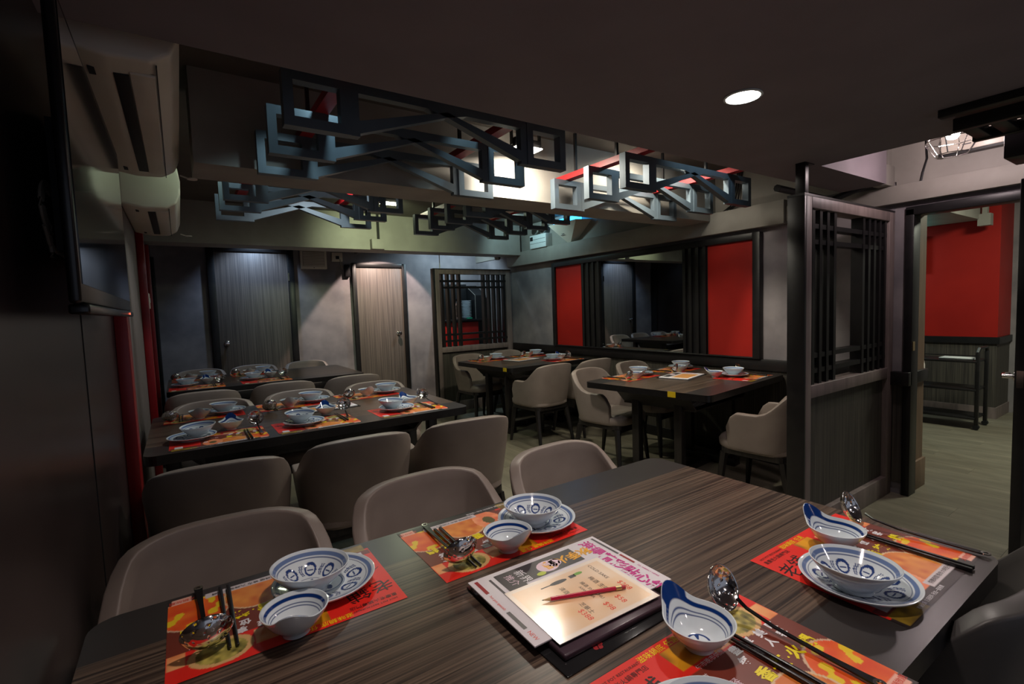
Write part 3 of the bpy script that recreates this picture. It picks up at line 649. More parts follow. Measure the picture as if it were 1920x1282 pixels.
# ------------------------------------------------------------------ chairs
def shell_mesh():
    NU, NV = 34, 10; V, F = [], []
    def path(u):  # u in -1..1 ; plan of outer shell
        a = .272; b_ = .25; s = abs(u); sg = 1 if u >= 0 else -1
        if s < .72:
            ph = s / .72 * PI / 2; n = 3.0
            x = a * (math.sin(ph) ** (2 / n)); y = -b_ * (math.cos(ph) ** (2 / n))
        else:
            t = (s - .72) / .28; x = a - .012 * t; y = .175 * t
        return x * sg, y
    def top(u):
        s = abs(u)
        t = min(1, max(0, (s - .34) / .40)); t = t * t * (3 - 2 * t)
        z = .80 - .165 * t
        if s > .86: z -= .10 * ((s - .86) / .14) ** 2.2
        z -= .02 * (s / .34) ** 2 if s < .34 else .02 * (1 - t)
        return z
    us = [-1 + 2 * i / NU for i in range(NU + 1)]
    for i, u in enumerate(us):
        x, y = path(u); zt = top(u)
        for j in range(NV + 1):
            v = j / NV; z = .395 + (zt - .395) * v
            h = (z - .395) / .405
            k = .87 + .13 * min(1, h * 1.25) ** .8
            yo = -.035 * h if y < 0 else -.01 * h
            V.append((x * k, y * k + yo + .02, z))
    for i in range(NU):
        for j in range(NV):
            a = i * (NV + 1) + j; F.append((a, a + NV + 1, a + NV + 2, a + 1))
    o = mesh_from('shell', V, F, M['leather'])
    md = o.modifiers.new('s', 'SOLIDIFY'); md.thickness = .042; md.offset = -1 
    bv = o.modifiers.new('b', 'BEVEL'); bv.width = .013; bv.segments = 3; bv.limit_method = 'ANGLE'; bv.angle_limit = math.radians(50)
    dg = bpy.context.evaluated_depsgraph_get(); me = bpy.data.meshes.new_from_object(o.evaluated_get(dg))
    old = o.data; bpy.data.objects.remove(o); bpy.data.meshes.remove(old); me.shade_smooth(); me.name = 'shell'
    return me
def make_chair():
    r = empty('armchair', (0, 0, 0))
    o = bpy.data.objects.new('backrest_shell', shell_mesh()); col.objects.link(o); o.parent = r
    # cushion
    V, F = [], []; N = 36; rings = [(.0, .445), (.5, .468), (.82, .466), (.95, .455), (1.0, .435), (1.0, .40), (.96, .385), (0, .385)]
    def se(a, n=3.6):
        c, s = math.cos(a), math.sin(a)
        return (.232 * math.copysign(abs(c) ** (2 / n), c), .245 * math.copysign(abs(s) ** (2 / n), s))
    for f_, z in rings:
        for k in range(N): x, y = se(2 * PI * k / N); V.append((x * max(f_, .001), y * max(f_, .001) + .045 + (.0 if z > .42 else -.004), z))
    for i in range(len(rings) - 1):
        for k in range(N): F.append((i * N + k, i * N + (k + 1) % N, (i + 1) * N + (k + 1) % N, (i + 1) * N + k))
    mesh_from('seat_cushion', V, [f[::-1] for f in F], M['leather'], parent=r)
    b = MB(); b.prism(rrect(-.21, .21, -.18, .25, .06), .352, .387); b.build('seat_frame', M['leg'], r)
    for sx in (-1, 1):
        for sy in (-1, 1):
            p = Vector((sx * .185, .22 if sy > 0 else -.15, .352)); q = Vector((sx * .215, .255 if sy > 0 else -.215, 0))
            b = MB(); b.tube([p, p.lerp(q, .5), q], [.026, .022, .014], 6); b.build('leg', M['leg'], r, smooth=True)
    b = MB(); b.bar((-.185, .22, .335), (.185, .22, .335), .02, .03); b.bar((-.185, -.15, .335), (.185, -.15, .335), .02, .03); b.build('stretcher', M['leg'], r)
    return r
ch0 = make_chair(); CM = childmap(); used = [False]
def chair(x, y, rz, label, group):
    r = ch0 if not used[0] else copy_tree(ch0, CM); used[0] = True
    r.location = (x, y, 0); r.rotation_euler = (0, 0, math.radians(rz)); tag(r, label, 'chair', group); return r
TP = 'taupe armchair '
G1 = 'armchairs at the foreground table'; G2 = 'armchairs at the middle table'; G3 = 'armchairs at the rear table'; G4 = 'armchairs at the table below the mirror'; G5 = 'armchairs at the far right table'
chair(.055, 1.32, 177, TP + 'at the far side of the foreground table, leftmost, nearest the left wall', G1)
chair(.64, 1.31, 182, TP + 'at the far side of the foreground table, middle of three', G1)
chair(1.20, 1.29, 183, TP + 'at the far side of the foreground table, rightmost of three', G1)
ck = chair(1.375, .425, 0, 'dark armchair cut by the bottom right corner, tucked under the foreground table', G1)
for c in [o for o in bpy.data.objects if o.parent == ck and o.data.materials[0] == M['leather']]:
    c.data = c.data.copy(); c.data.materials[0] = M['leather2']  # leatherette of this chair swapped for a darker, greyer copy
chair(.105, 2.40, -4, TP + 'with its back to the camera at the middle table, nearest the left wall', G2)
chair(.655, 2.42, -2, TP + 'with its back to the camera at the middle table, centre of three', G2)
chair(1.215, 2.40, -5, TP + 'with its back to the camera at the middle table, rightmost of three', G2)
chair(.15, 3.66, 180, TP + 'at the far side of the middle table, leftmost, behind the left bowls', G2)
chair(.70, 3.68, 181, TP + 'at the far side of the middle table, centre of three, behind the magazines', G2)
chair(1.255, 3.68, 179, TP + 'at the far side of the middle table, rightmost of three', G2)
chair(.12, 4.66, 0, TP + 'with its back to the camera at the rear table, nearest the left wall', G3)
chair(.71, 4.72, -2, TP + 'with its back to the camera at the rear table, centre of three', G3)
chair(1.29, 4.70, -1, TP + 'with its back to the camera at the rear table, rightmost of three', G3)
chair(.15, 6.18, 180, TP + 'behind the rear table, leftmost, before the grey back wall', G3)
chair(.68, 6.20, 180, TP + 'behind the rear table, centre, before the wide door', G3)
chair(1.25, 6.18, 180, TP + 'behind the rear table, rightmost, below the ventilation grille', G3)
chair(2.98, 3.00, 190, 'beige armchair facing the camera at the left of the table below the mirror', G4)
chair(3.60, 3.08, 187, 'beige armchair at the table below the mirror, far side, next to the wall', G4)
chair(3.15, 1.69, 5, 'taupe armchair facing away from the lattice screen, open side left, by the doorway', G4)
chair(2.98, 5.20, 184, 'olive lit armchair facing the camera at the left end of the far right table', G5)
chair(3.58, 5.25, 183, 'olive armchair behind the far right table beside the lattice', G5)
chair(2.98, 3.92, 3, 'beige armchair, back to the camera, at the left of the far right table', G5)
chair(3.56, 3.94, 3, 'beige armchair, back to the camera, wall side of the far right table', G5)
chair(5.42, 1.83, 95, 'pale armchair cut by the doorway jamb in the next room', None)

# ------------------------------------------------------------------ place settings
BLUE = np.array([s2l(18), s2l(52), s2l(116)]); BLUE2 = np.array([s2l(62), s2l(96), s2l(156)]); WHT = np.array([s2l(216), s2l(226), s2l(232)])
def pattern(s, th, N, ph=0.0):
    """blue brushwork on white, s = 0 centre .. 1 rim"""
    c = WHT.copy()
    def mix(col_, k): return c * (1 - k) + col_ * k
    if .875 < s < .945: return mix(BLUE2, .85)
    if .825 < s < .85: return mix(BLUE, .8)
    if .33 < s < .355 or .375 < s < .385: return mix(BLUE, .9)
    if s < .30:
        a = (th * 3 / (2 * PI)) % 1 - .5; w_ = .16 * math.sin(PI * min(1, s / .30)) + .02
        if abs(a) < w_ and s > .03: return mix(BLUE, .95)
        return c
    if .40 < s < .80:
        a = ((th + ph) * N / (2 * PI)) % 1 - .5
        sc_ = 2 * PI * .62 / N
        dx = (a + .15) * sc_; dy = s - .60; d = math.hypot(dx, dy)
        
        wob = 1 + .03 * math.sin(2 * math.atan2(dy, dx) + 1)
        if .110 * wob < d < .168: return mix(BLUE, .97)
        if d < .085 and abs(dy) < .014: return mix(BLUE, .95)
        for k, of in enumerate((.31, .405)):
            xx = (a - of) * sc_ + .42 * abs(dy)
            if abs(xx) < .015 and abs(dy) < .13: return mix(BLUE, .97)
    return c
def dish(name, prof_in, prof_out, N, NT=160, NR=64, extra=None):
    """open dish: painted inside, glazed outside"""
    L = [0]
    for a, b_ in zip(prof_in, prof_in[1:]): L.append(L[-1] + math.hypot(b_[0] - a[0], b_[1] - a[1]))
    V, F, Cc = [], [], []
    for j in range(NR + 1):
        t = j / NR * L[-1]; k = max(i for i in range(len(L) - 1) if L[i] <= t + 1e-9); f_ = (t - L[k]) / (L[k + 1] - L[k])
        r_ = prof_in[k][0] + (prof_in[k + 1][0] - prof_in[k][0]) * f_; z_ = prof_in[k][1] + (prof_in[k + 1][1] - prof_in[k][1]) * f_
        r_ = max(r_, .0004)
        for i in range(NT):
            th = 2 * PI * i / NT; V.append((r_ * math.cos(th), r_ * math.sin(th), z_)); Cc.append(pattern(r_ / prof_in[-1][0], th, N))
    for j in range(NR):
        for i in range(NT): F.append((j * NT + i, j * NT + (i + 1) % NT, (j + 1) * NT + (i + 1) % NT, (j + 1) * NT + i))
    base = NR * NT
    prev = base
    for r_, z_ in prof_out:
        b0 = len(V)
        for i in range(NT): th = 2 * PI * i / NT; V.append((r_ * math.cos(th), r_ * math.sin(th), z_)); Cc.append(WHT)
        for i in range(NT): F.append((prev + i, prev + (i + 1) % NT, b0 + (i + 1) % NT, b0 + i))
        prev = b0
    F.append(tuple(prev + i for i in range(NT))[::-1])
    return V, F, np.array(Cc)
def smooth_prof(pts, n=6):
    out = []
    P = [pts[0]] + pts + [pts[-1]]
    for i in range(1, len(P) - 2):
        for k in range(n):
            t = k / n; p0, p1, p2, p3 = [np.array(P[q]) for q in (i - 1, i, i + 1, i + 2)]
            out.append(tuple(.5 * ((2 * p1) + (-p0 + p2) * t + (2 * p0 - 5 * p1 + 4 * p2 - p3) * t * t + (-p0 + 3 * p1 - 3 * p2 + p3) * t ** 3)))
    out.append(pts[-1]); return out
pl = dish('plate', smooth_prof([(0, .008), (.045, .008), (.07, .012), (.09, .018), (.105, .024)]), [(.107, .0235), (.105, .020), (.075, .009), (.058, .006), (.056, 0), (.052, 0), (.05, .004)], 7)
bw = dish('bowl', smooth_prof([(0, .010), (.03, .012), (.05, .024), (.066, .042), (.077, .056)]), [(.079, .0555), (.078, .052), (.062, .032), (.042, .012), (.036, .008), (.035, 0), (.031, 0), (.03, .004)], 7)
# sauce bowl: polar dish with a raised lug
def sauce():
    prof = smooth_prof([(0, .008), (.024, .009), (.04, .022), (.052, .040), (.058, .050)])
    NT, NR = 128, 44; L = [0]
    for a, b_ in zip(prof, prof[1:]): L.append(L[-1] + math.hypot(b_[0] - a[0], b_[1] - a[1]))
    V, F, Cc = [], [], []
    def lug(th, s):
        d = (th - PI / 2 + PI) % (2 * PI) - PI
        g = math.exp(-(d / .42) ** 2); return g * max(0, (s - .62) / .38) ** 1.5
    def prof_at(t):
        k = max(i for i in range(len(L) - 1) if L[i] <= t + 1e-9); f_ = (t - L[k]) / (L[k + 1] - L[k])
        return prof[k][0] + (prof[k + 1][0] - prof[k][0]) * f_, prof[k][1] + (prof[k + 1][1] - prof[k][1]) * f_
    for j in range(NR + 1):
        r0, z0 = prof_at(j / NR * L[-1]); r0 = max(r0, .0004)
        for i in range(NT):
            th = 2 * PI * i / NT; s = r0 / .058; g = lug(th, s)
            r_ = r0 + .022 * g; z_ = z0 + .028 * g
            V.append((r_ * math.cos(th), r_ * math.sin(th), z_))
            c = WHT
            gg = math.exp(-(((th - PI / 2 + PI) % (2 * PI) - PI) / .42) ** 2)
            if gg > .35 and s > .90: c = BLUE
            elif .86 < s < .93 or .78 < s < .80 or .73 < s < .75: c = BLUE
            elif .30 < s < .34: c = BLUE
            elif s < .28 and abs(((th * 3 / (2 * PI)) % 1) - .5) < .12: c = BLUE
            Cc.append(c)
    for j in range(NR):
        for i in range(NT): F.append((j * NT + i, j * NT + (i + 1) % NT, (j + 1) * NT + (i + 1) % NT, (j + 1) * NT + i))
    prev = NR * NT
    for (r0, z0, q) in ((.0605, .0495, 1), (.0595, .046, 1), (.047, .026, .35), (.03, .010, 0), (.026, .007, 0), (.025, 0, 0), (.021, 0, 0)):
        b0 = len(V)
        for i in range(NT):
            th = 2 * PI * i / NT; g = lug(th, 1.0) * q; V.append(((r0 + .022 * g) * math.cos(th), (r0 + .022 * g) * math.sin(th), z0 + .028 * g)); Cc.append(WHT)
        for i in range(NT): F.append((prev + i, prev + (i + 1) % NT, b0 + (i + 1) % NT, b0 + i))
        prev = b0
    F.append(tuple(prev + i for i in range(NT))[::-1])
    return V, F, np.array(Cc)
sbw = sauce()
# placemat colours, diner's view: +x right, +y away
def hsh(ix, iy, k=0): return (math.sin(ix * 127.1 + iy * 311.7 + k * 74.7) * 43758.5453) % 1.0
def vn(x, y, k=0):
    ix, iy = math.floor(x), math.floor(y); fx, fy = x - ix, y - iy; fx = fx * fx * (3 - 2 * fx); fy = fy * fy * (3 - 2 * fy)
    return (hsh(ix, iy, k) * (1 - fx) + hsh(ix + 1, iy, k) * fx) * (1 - fy) + (hsh(ix, iy + 1, k) * (1 - fx) + hsh(ix + 1, iy + 1, k) * fx) * fy
def lin(r, g, b): return np.array([s2l(r), s2l(g), s2l(b)])
RED = lin(226, 40, 30); BRN = lin(126, 52, 36); BLK = lin(46, 36, 36)
def matcol(u, v):
    c = RED
    if u > .30 and v < .72: c = BRN * (1 - .25 * vn(u * 9, v * 4))
    if v > .72 or u < .30: c = RED
    if v < .10: c = BLK
    def inell(cx, cy, rx, ry): return ((u - cx) / rx) ** 2 + ((v - cy) / ry) ** 2
    food = lambda a, b, k, f=26: a * (1 - vn(u * f * 1.4, v * f, k)) + b * vn(u * f * 1.4, v * f, k)
    d = inell(.89, .25, .15, .22)
    if d < 1.12: c = lin(214, 180, 150)
    if d < 1: c = food(lin(226, 72, 22), lin(246, 120, 34), 1, 14); 
    if d < .8 and vn(u * 22, v * 12, 5) > .74: c = lin(236, 200, 30)
    d = inell(.62, .24, .14, .20)
    if d < 1.15: c = lin(222, 190, 150)
    if d < 1: c = food(lin(206, 96, 40), lin(240, 160, 70), 2, 18)
    d = inell(.42, .26, .10, .20)
    if d < 1: c = food(lin(224, 90, 50), lin(250, 170, 120), 3, 18)
    if d < .15: c = lin(90, 84, 40)
    if v < .085: c = BLK
    if .70 < u < .99 and False: pass
    if .90 < u < .985 and .02 < v < .10: c = lin(240, 180, 160)
    if .46 < u < .84 and .06 < v < .13: c = lin(210, 200, 204)
    # basket of greens and boxes at the far edge
    d = inell(.80, .84, .125, .135)
    if d < 1: c = lin(218, 176, 116)
    if d < .62: c = food(lin(70, 70, 24), lin(206, 190, 96), 4, 34)
    if .55 < u < .67 and .74 < v < .90: c = food(lin(232, 130, 70), lin(250, 206, 150), 6, 20)
    if .36 < u < .52 and .76 < v < .93: c = food(lin(240, 170, 20), lin(120, 70, 20), 7, 16)
    if .93 < u < 1 and .72 < v < .86: c = food(lin(226, 120, 60), lin(244, 180, 120), 8, 14)
    if .33 < u < .37 and .30 < v < .36: c = lin(225, 220, 222)
    if .02 < u < .26 and .0 < v < .12: c = food(lin(170, 140, 40), lin(90, 70, 30), 9, 24)
    if .0 < u < .30 and .12 < v < .20: c = lin(120, 40, 34)
    if .05 < u < .13 and .14 < v < .27: c = lin(214, 208, 212)
    return c
MW, MD = .42, .30; NXm, NYm = 168, 120
V, F, Cc = [], [], []
for j in range(NYm + 1):
    for i in range(NXm + 1):
        u, v = i / NXm, j / NYm
        V.append(((u - .5) * MW, (v - .5) * MD, .0006)); Cc.append(matcol(u, v))
for j in range(NYm):
    for i in range(NXm): a = j * (NXm + 1) + i; F.append((a, a + 1, a + NXm + 2, a + NXm + 1))
mat_mesh = (V, F, np.array(Cc))
mat0 = mesh_from('placemat', *mat_mesh[:2], M['print'], mat_mesh[2], smooth=False)
its = []; Zp = .0010
def X_(u): return (u - .5) * MW
def Y_(v): return (v - .5) * MD
for k, chs in enumerate('香辣火鍋'): its.append(text_polys(chs, .030, X_(.60 + .105 * k), Y_(.485), 0, Zp, mi=0, bold=.0012))
for k in range(3): its.append(disc(X_(.652 + .105 * k), Y_(.485), .0022, .0022, Zp, 0, 8))
for k, chs in enumerate('每位人客'): its.append(text_polys(chs, .021, X_(.60 + .095 * k), Y_(.605), 0, Zp, mi=1, bold=.0008))
for k, chs in enumerate('盡享美味'): its.append(text_polys(chs, .021, X_(.625 + .09 * k), Y_(.685), 0, Zp, mi=1, bold=.0008))
its.append(text_polys('老鋪', .052, X_(.135), Y_(.74), .12, Zp, mi=2))
its.append(text_polys('重慶老火鍋專門店', .0125, X_(.15), Y_(.90), 0, Zp, mi=2)); its.append(text_polys('HOT POT RESTAURANT', .0085, X_(.15), Y_(.95), 0, Zp, mi=2))
cp = [(.02, .46, .002), (.06, .50, .004), (.11, .55, .009), (.16, .57, .012), (.21, .56, .010), (.25, .53, .004), (.28, .50, .001)]
up = [(X_(u), Y_(v) + w_ / 2, Zp) for u, v, w_ in cp]; dn = [(X_(u), Y_(v) - w_ / 2, Zp) for u, v, w_ in cp]
its.append((up + dn, [(i, i + len(cp), i + 1 + len(cp), i + 1) for i in range(len(cp) - 1)], 2))
its.append(text_polys('滋味鍋底 任選', .016, X_(.38), Y_(.985 - .03), 0, Zp, mi=0)); its.append(text_polys('歡迎光臨 老味道', .014, X_(.30), Y_(.66), 0, Zp, mi=1)); its.append(text_polys('精選食材每日新鮮', .013, X_(.30), Y_(.60), 0, Zp, mi=0))
its.append(text_polys('超值套餐', .019, X_(.40), Y_(.545), 0, Zp, mi=3)); its.append(text_polys('午市晚市供應', .012, X_(.50), Y_(.73), 0, Zp, mi=1))
its.append(text_polys('香辣火鍋 自選配料 另加一服務費', .009, X_(.35), Y_(.035), 0, Zp, mi=1)); its.append(text_polys('火鍋放題', .012, X_(.94), Y_(.06), 0, Zp, mi=4)); its.append(text_polys('供應時間 晚市 六時至十一時', .011, X_(.65), Y_(.095), 0, Zp, mi=5))
print_mesh('printed_text', its, [INK['y'], INK['w'], INK['k'], INK['pk'], INK['r'], INK['k']], mat0)
plate0 = mesh_from('dinner_plate', *pl[:2], M['glaze'], pl[2]); bowl0 = mesh_from('soup_bowl', *bw[:2], M['glaze'], bw[2]); sauce0 = mesh_from('sauce_bowl', *sbw[:2], M['glaze'], sbw[2], sharp=70)
b = MB(); b.bar((0, -.12, 0), (0, .12, 0), .0075, .0075)
for v in b.bm.verts:
    if v.co.y > 0: v.co.x *= .6; v.co.z *= .6
chop0 = b.build('chopstick', M['chop'], None, .001)
# ladle: handle and perforated head
lad0 = empty('ladle', (0, 0, 0))
b = MB(); hp = [(-.135, .006, .016), (-.12, .006, .014), (-.06, .008, .009), (.02, .014, .007), (.07, .024, .007), (.088, .034, .008)]
for (y0, z0, w0), (y1, z1, w1) in zip(hp, hp[1:]):
    vs = [b.bm.verts.new(p) for p in ((-w0 / 2, y0, z0 - .0015), (w0 / 2, y0, z0 - .0015), (w1 / 2, y1, z1 - .0015), (-w1 / 2, y1, z1 - .0015), (-w0 / 2, y0, z0 + .0015), (w0 / 2, y0, z0 + .0015), (w1 / 2, y1, z1 + .0015), (-w1 / 2, y1, z1 + .0015))]
    for f in ((3, 2, 1, 0), (4, 5, 6, 7), (0, 1, 5, 4), (1, 2, 6, 5), (2, 3, 7, 6), (3, 0, 4, 7)): b.bm.faces.new([vs[i] for i in f])
b.build('handle', M['blacksteel'], lad0)
b = MB(); b.lathe([(.0045, 0), (.009, 0), (.009, .003), (.0045, .003), (.0045, 0)], 14); o = b.build('hanging_ring', M['chrome'], lad0, smooth=True); o.location = (0, -.14, .005)
def head_mesh(holes):
    V, F = [], []; NS_, NRr = 48, 14; R_ = .042
    for j in range(NRr + 1):
        a = j / NRr * 1.15; r_ = R_ * math.sin(a) / math.sin(1.15); z_ = -R_ * .95 * (math.cos(a) - math.cos(1.15))
        for i in range(NS_): th = 2 * PI * i / NS_; V.append((max(r_, .0003) * math.cos(th), max(r_, .0003) * math.sin(th), z_))
    for j in range(NRr):
        for i in range(NS_):
            if holes and j in (3, 6, 9, 12) and i % {3: 12, 6: 8, 9: 6, 12: 6}[j] == (0 if j % 2 else 2): continue
            F.append((j * NS_ + i, j * NS_ + (i + 1) % NS_, (j + 1) * NS_ + (i + 1) % NS_, (j + 1) * NS_ + i))
    o = mesh_from('ladle_head', V, F, M['chrome'], parent=lad0); s_ = o.modifiers.new('s', 'SOLIDIFY'); s_.thickness = .0014
    o.location = (0, .115, .044); o.rotation_euler = (math.radians(62), 0, 0)
    return o
head_mesh(True)
CM = childmap()
S0 = {'mat': mat0, 'plate': plate0, 'bowl': bowl0, 'sauce': sauce0, 'chop': chop0, 'ladle': lad0}; first_use = {k: True for k in S0}
def put(key, x, y, z, rz, label, cat, group, rx=0):
    o = S0[key] if first_use[key] else copy_tree(S0[key], CM); first_use[key] = False
    o.location = (x, y, z); o.rotation_euler = (rx, 0, rz); tag(o, label, cat, group); return o
TZ = .7502
def setting(cx, cy, far, where, T, plate=(-.12, -.02), bowl=(-.11, -.01), sauce=(.05, .085), chop=(.13, -.01), ladle=(.175, .0), rz=0.0, lr=0, cr=0):
    """where = words naming the place; far = diner sits on the far side"""
    A = math.radians(rz) + (PI if far else 0); ca, sa = math.cos(A), math.sin(A)
    j = lambda s=.004: random.uniform(-s, s)
    def P(p): return cx + p[0] * ca - p[1] * sa, cy + p[0] * sa + p[1] * ca
    ra = lambda: random.uniform(-.5, .5)
    put('mat', cx, cy, TZ, A + random.uniform(-.008, .008), 'red printed placemat ' + where, 'placemat', 'placemats ' + T)
    z = TZ + .0016
    x, y = P(plate); put('plate', x, y, z, ra(), 'blue patterned plate under the bowl ' + where, 'plate', 'plates ' + T)
    x2, y2 = P(bowl); dx, dy = x2 - x, y2 - y; off = math.hypot(dx, dy)
    if off > .036: dx, dy = dx * .036 / off, dy * .036 / off; x2, y2, off = x + dx, y + dy, .036
    ph_ = lambda r_: float(np.interp(r_, [0, .045, .07, .09, .105], [.008, .008, .012, .018, .024]))
    hi = ph_(off + .035) + .0006; lo = ph_(abs(off - .035)) + .0006; tl = math.asin((hi - lo) / .07)
    o = put('bowl', x2, y2, z + (hi + lo) / 2 + .0004, 0, 'blue patterned bowl on its plate ' + where, 'bowl', 'bowls ' + T)
    ax = Vector((-dy, dx, 0)).normalized() if off > 1e-4 else Vector((1, 0, 0))
    o.rotation_euler = (Matrix.Rotation(-tl, 3, ax) @ Matrix.Rotation(ra(), 3, 'Z')).to_euler()
    x, y = P(sauce); put('sauce', x, y, z, A + random.uniform(-.3, .3), 'small lugged sauce bowl ' + where, 'bowl', 'sauce bowls ' + T)
    for k, (dx, w_) in enumerate(((-.007, 'left'), (.007, 'right'))):
        x, y = P((chop[0] + dx, chop[1])); put('chop', x, y, z + .0042, A + math.radians(cr) + (k - .5) * .012, w_ + ' black chopstick ' + where, 'chopstick', 'chopsticks ' + T)
    x, y = P(ladle); put('ladle', x, y, z, A + math.radians(lr), 'steel ladle ' + where, 'ladle', 'ladles ' + T)
t1 = 'on the foreground table'
setting(.150, 1.112, True, 'at the left place of the foreground table', t1, (-.078, .0), (-.045, .012), (.005, .128), (.107, -.01), (.150, -.015), lr=2)
setting(.660, 1.110, True, 'behind the magazines on the foreground table', t1, (-.125, .035), (-.105, .045), (.018, .108), (.118, .02), (.145, .0), lr=-5, cr=-2)
setting(1.262, .462, False, 'at the right corner place of the foreground table', t1, (-.135, -.038), (-.175, -.045), (.008, .062), (.118, -.04), (.196, -.02), lr=9)
setting(.700, .408, False, 'at the bottom edge place of the foreground table', t1, (-.15, -.04), (-.165, -.055), (.013, .10), (.075, .0), (.145, .02), lr=2)
t2 = 'on the middle table'
setting(.130, 2.862, False, 'at the near left place of the middle table', t2, (-.115, .055), (-.065, .09), (.065, .17), (.125, -.02), (.185, .07))
setting(.595, 2.862, False, 'at the near centre place of the middle table', t2, (-.06, .02), (-.075, .05), (.10, .20), (.15, .06), (.20, .14), lr=-10)
setting(1.135, 2.862, False, 'at the near right place of the middle table', t2, (-.06, .035), (-.09, .05), (.06, .14), (.13, .03), (.20, .12))
setting(.095, 3.590, True, 'at the far left place of the middle table', t2, (-.12, -.01), (-.10, .0), (.03, .08), (.125, .0), (.175, .03))
setting(.600, 3.600, True, 'at the far centre place of the middle table', t2, (-.14, -.01), (-.12, .0), (.03, .09), (.125, .06), (.165, .08))
setting(1.110, 3.600, True, 'at the far right place of the middle table', t2, (-.15, .0), (-.15, .0), (.01, .04), (.125, .02), (.165, .03))
t3 = 'on the rear table'
setting(.095, 5.150, False, 'at the near left place of the rear table', t3, (-.09, .18), (-.08, .19), (.085, .25), (.13, .05), (.19, .12))
setting(.650, 5.160, False, 'at the near right place of the rear table', t3, (-.10, .18), (-.09, .19), (.07, .26), (.13, .05), (.185, .12))
setting(.110, 5.900, True, 'at the far left place of the rear table', t3, (-.10, -.04), (-.10, -.04))
setting(.620, 5.900, True, 'at the far right place of the rear table', t3, (-.10, -.04), (-.10, -.04))
t4 = 'on the table below the mirror'
setting(3.065, 2.815, True, 'at the left end of the table below the mirror', t4, (-.14, .0), (-.13, -.01), (.04, .09), rz=7)
setting(3.640, 2.830, True, 'at the wall side of the table below the mirror', t4, (-.12, .0), (-.12, .0), (.05, .10), rz=7)
setting(3.640, 2.170, False, 'at the near side of the table below the mirror', t4, (-.01, .07), (-.0, .08), (-.14, .16), (.14, .0), (.18, .0), rz=7)
t5 = 'on the far right table'
setting(3.00, 4.98, True, 'at the far left place of the far right table', t5, (-.12, .0), (-.12, .0), (.055, .07), rz=3)
setting(3.60, 4.99, True, 'at the wall side of the far right table', t5, (-.12, .0), (-.12, .0), (.055, .07), rz=3)
setting(3.58, 4.29, False, 'at the near side of the far right table', t5, (-.10, .06), (-.10, .07), (.075, .12), (.13, .0), (.19, .0), rz=3)

# ------------------------------------------------------------------ menus on the foreground table
def board(name, x0, x1, y0, y1, z0, t, mt, rz, label, cat):
    r = empty(name, ((x0 + x1) / 2, (y0 + y1) / 2, z0), math.radians(rz), label=label, cat=cat)
    w_, d_ = (x1 - x0) / 2, (y1 - y0) / 2
    return r, w_, d_
r, w_, d_ = board('menu_board', .478, .808, .590, .918, TZ, .003, M['blkboard'], 1, 'black glossy menu board with red blossoms under the magazines', 'menu')
B('cover', M['blkboard'], -w_, w_, -d_, d_, 0, .003, r, .001)
its = []
for cx, cy, s in ((w_ - .07, d_ - .035, .012), (w_ - .12, d_ - .03, .009), (-w_ + .05, -d_ + .05, .012), (-w_ + .09, -d_ + .025, .010)):
    for k in range(5): a = 2 * PI * k / 5; its.append(disc(cx + s * .7 * math.cos(a), cy + s * .7 * math.sin(a), s * .55, s * .5, .0034, 0 if cy > 0 else 1, 8))
print_mesh('blossom_print', its, [INK['r'], INK['dr']], r)
r, w_, d_ = board('magazine', .500, .770, .612, .83, TZ + .0032, .016, M['purple'], -1, 'thick plum menu book between the black board and the white magazine', 'menu book')
B('pages', M['purple'], -w_, w_, -d_, d_, 0, .012, r, .003)
r, w_, d_ = board('magazine', .470, .825, .655, .90, TZ + .016, .002, M['paper'], -1, 'white magazine sheet with magenta headline on the menu pile', 'magazine')
r.location.x += .0
B('sheet', M['paper'], -w_, w_, -d_, d_, 0, .0035, r, .0008)
its = []; z = .0039
its.append(rect(-w_ + .055, w_ - .09, d_ - .075, d_ - .014, z, 0)); its.append(rect(-w_ + .055, -w_ + .10, -d_ + .02, d_ - .075, z, 0))
its.append(disc(.00, d_ - .048, .028, .022, z + .0002, 1, 16)); its.append(disc(.02, d_ - .045, .018, .016, z + .0003, 5, 12)); its.append(disc(-.03, d_ - .066, .012, .007, z + .0003, 2, 10))
its.append(text_polys('秋季火鍋', .034, .058, d_ - .044, PI, z + .0003, mi=3, bold=.0008)); its.append(text_polys('新界', .026, -.070, d_ - .05, PI / 2 * 3, z + .0003, mi=4)); its.append(text_polys('推介', .022, -.098, d_ - .05, PI / 2 * 3, z + .0003, mi=5))
its.append(text_polys('滾得精彩點心紅', .036, w_ - .046, -.014, -PI / 2, z, mi=6, bold=.001))
its.append(rect(w_ - .015, w_ - .009, .02, d_ - .01, z, 7)); its.append(rect(w_ - .015, w_ - .009, -.03, .015, z, 8)); its.append(text_polys('TEL WEEKLY NEWS', .007, w_ - .013, -.07, -PI / 2, z, mi=6))
its.append(rect(-w_ + .010, -w_ + .018, .06, d_ - .01, z, 8)); its.append(text_polys('hot pot specials', .009, -w_ + .014, .022, -PI / 2, z, mi=9)); its.append(rect(-w_ + .010, -w_ + .018, -.075, -.015, z, 7)); its.append(text_polys('NEW', .012, -w_ + .014, -.098, -PI / 2, z, mi=9))
its.append(rect(-w_ + .040, -w_ + .045, -d_ + .015, d_ - .02, z, 7))
print_mesh('printed_text', its, [INK['dg'], INK['pk'], INK['lg'], INK['o'], INK['w'], INK['pk'], INK['m'], INK['g'], INK['dr'], INK['r']], r)
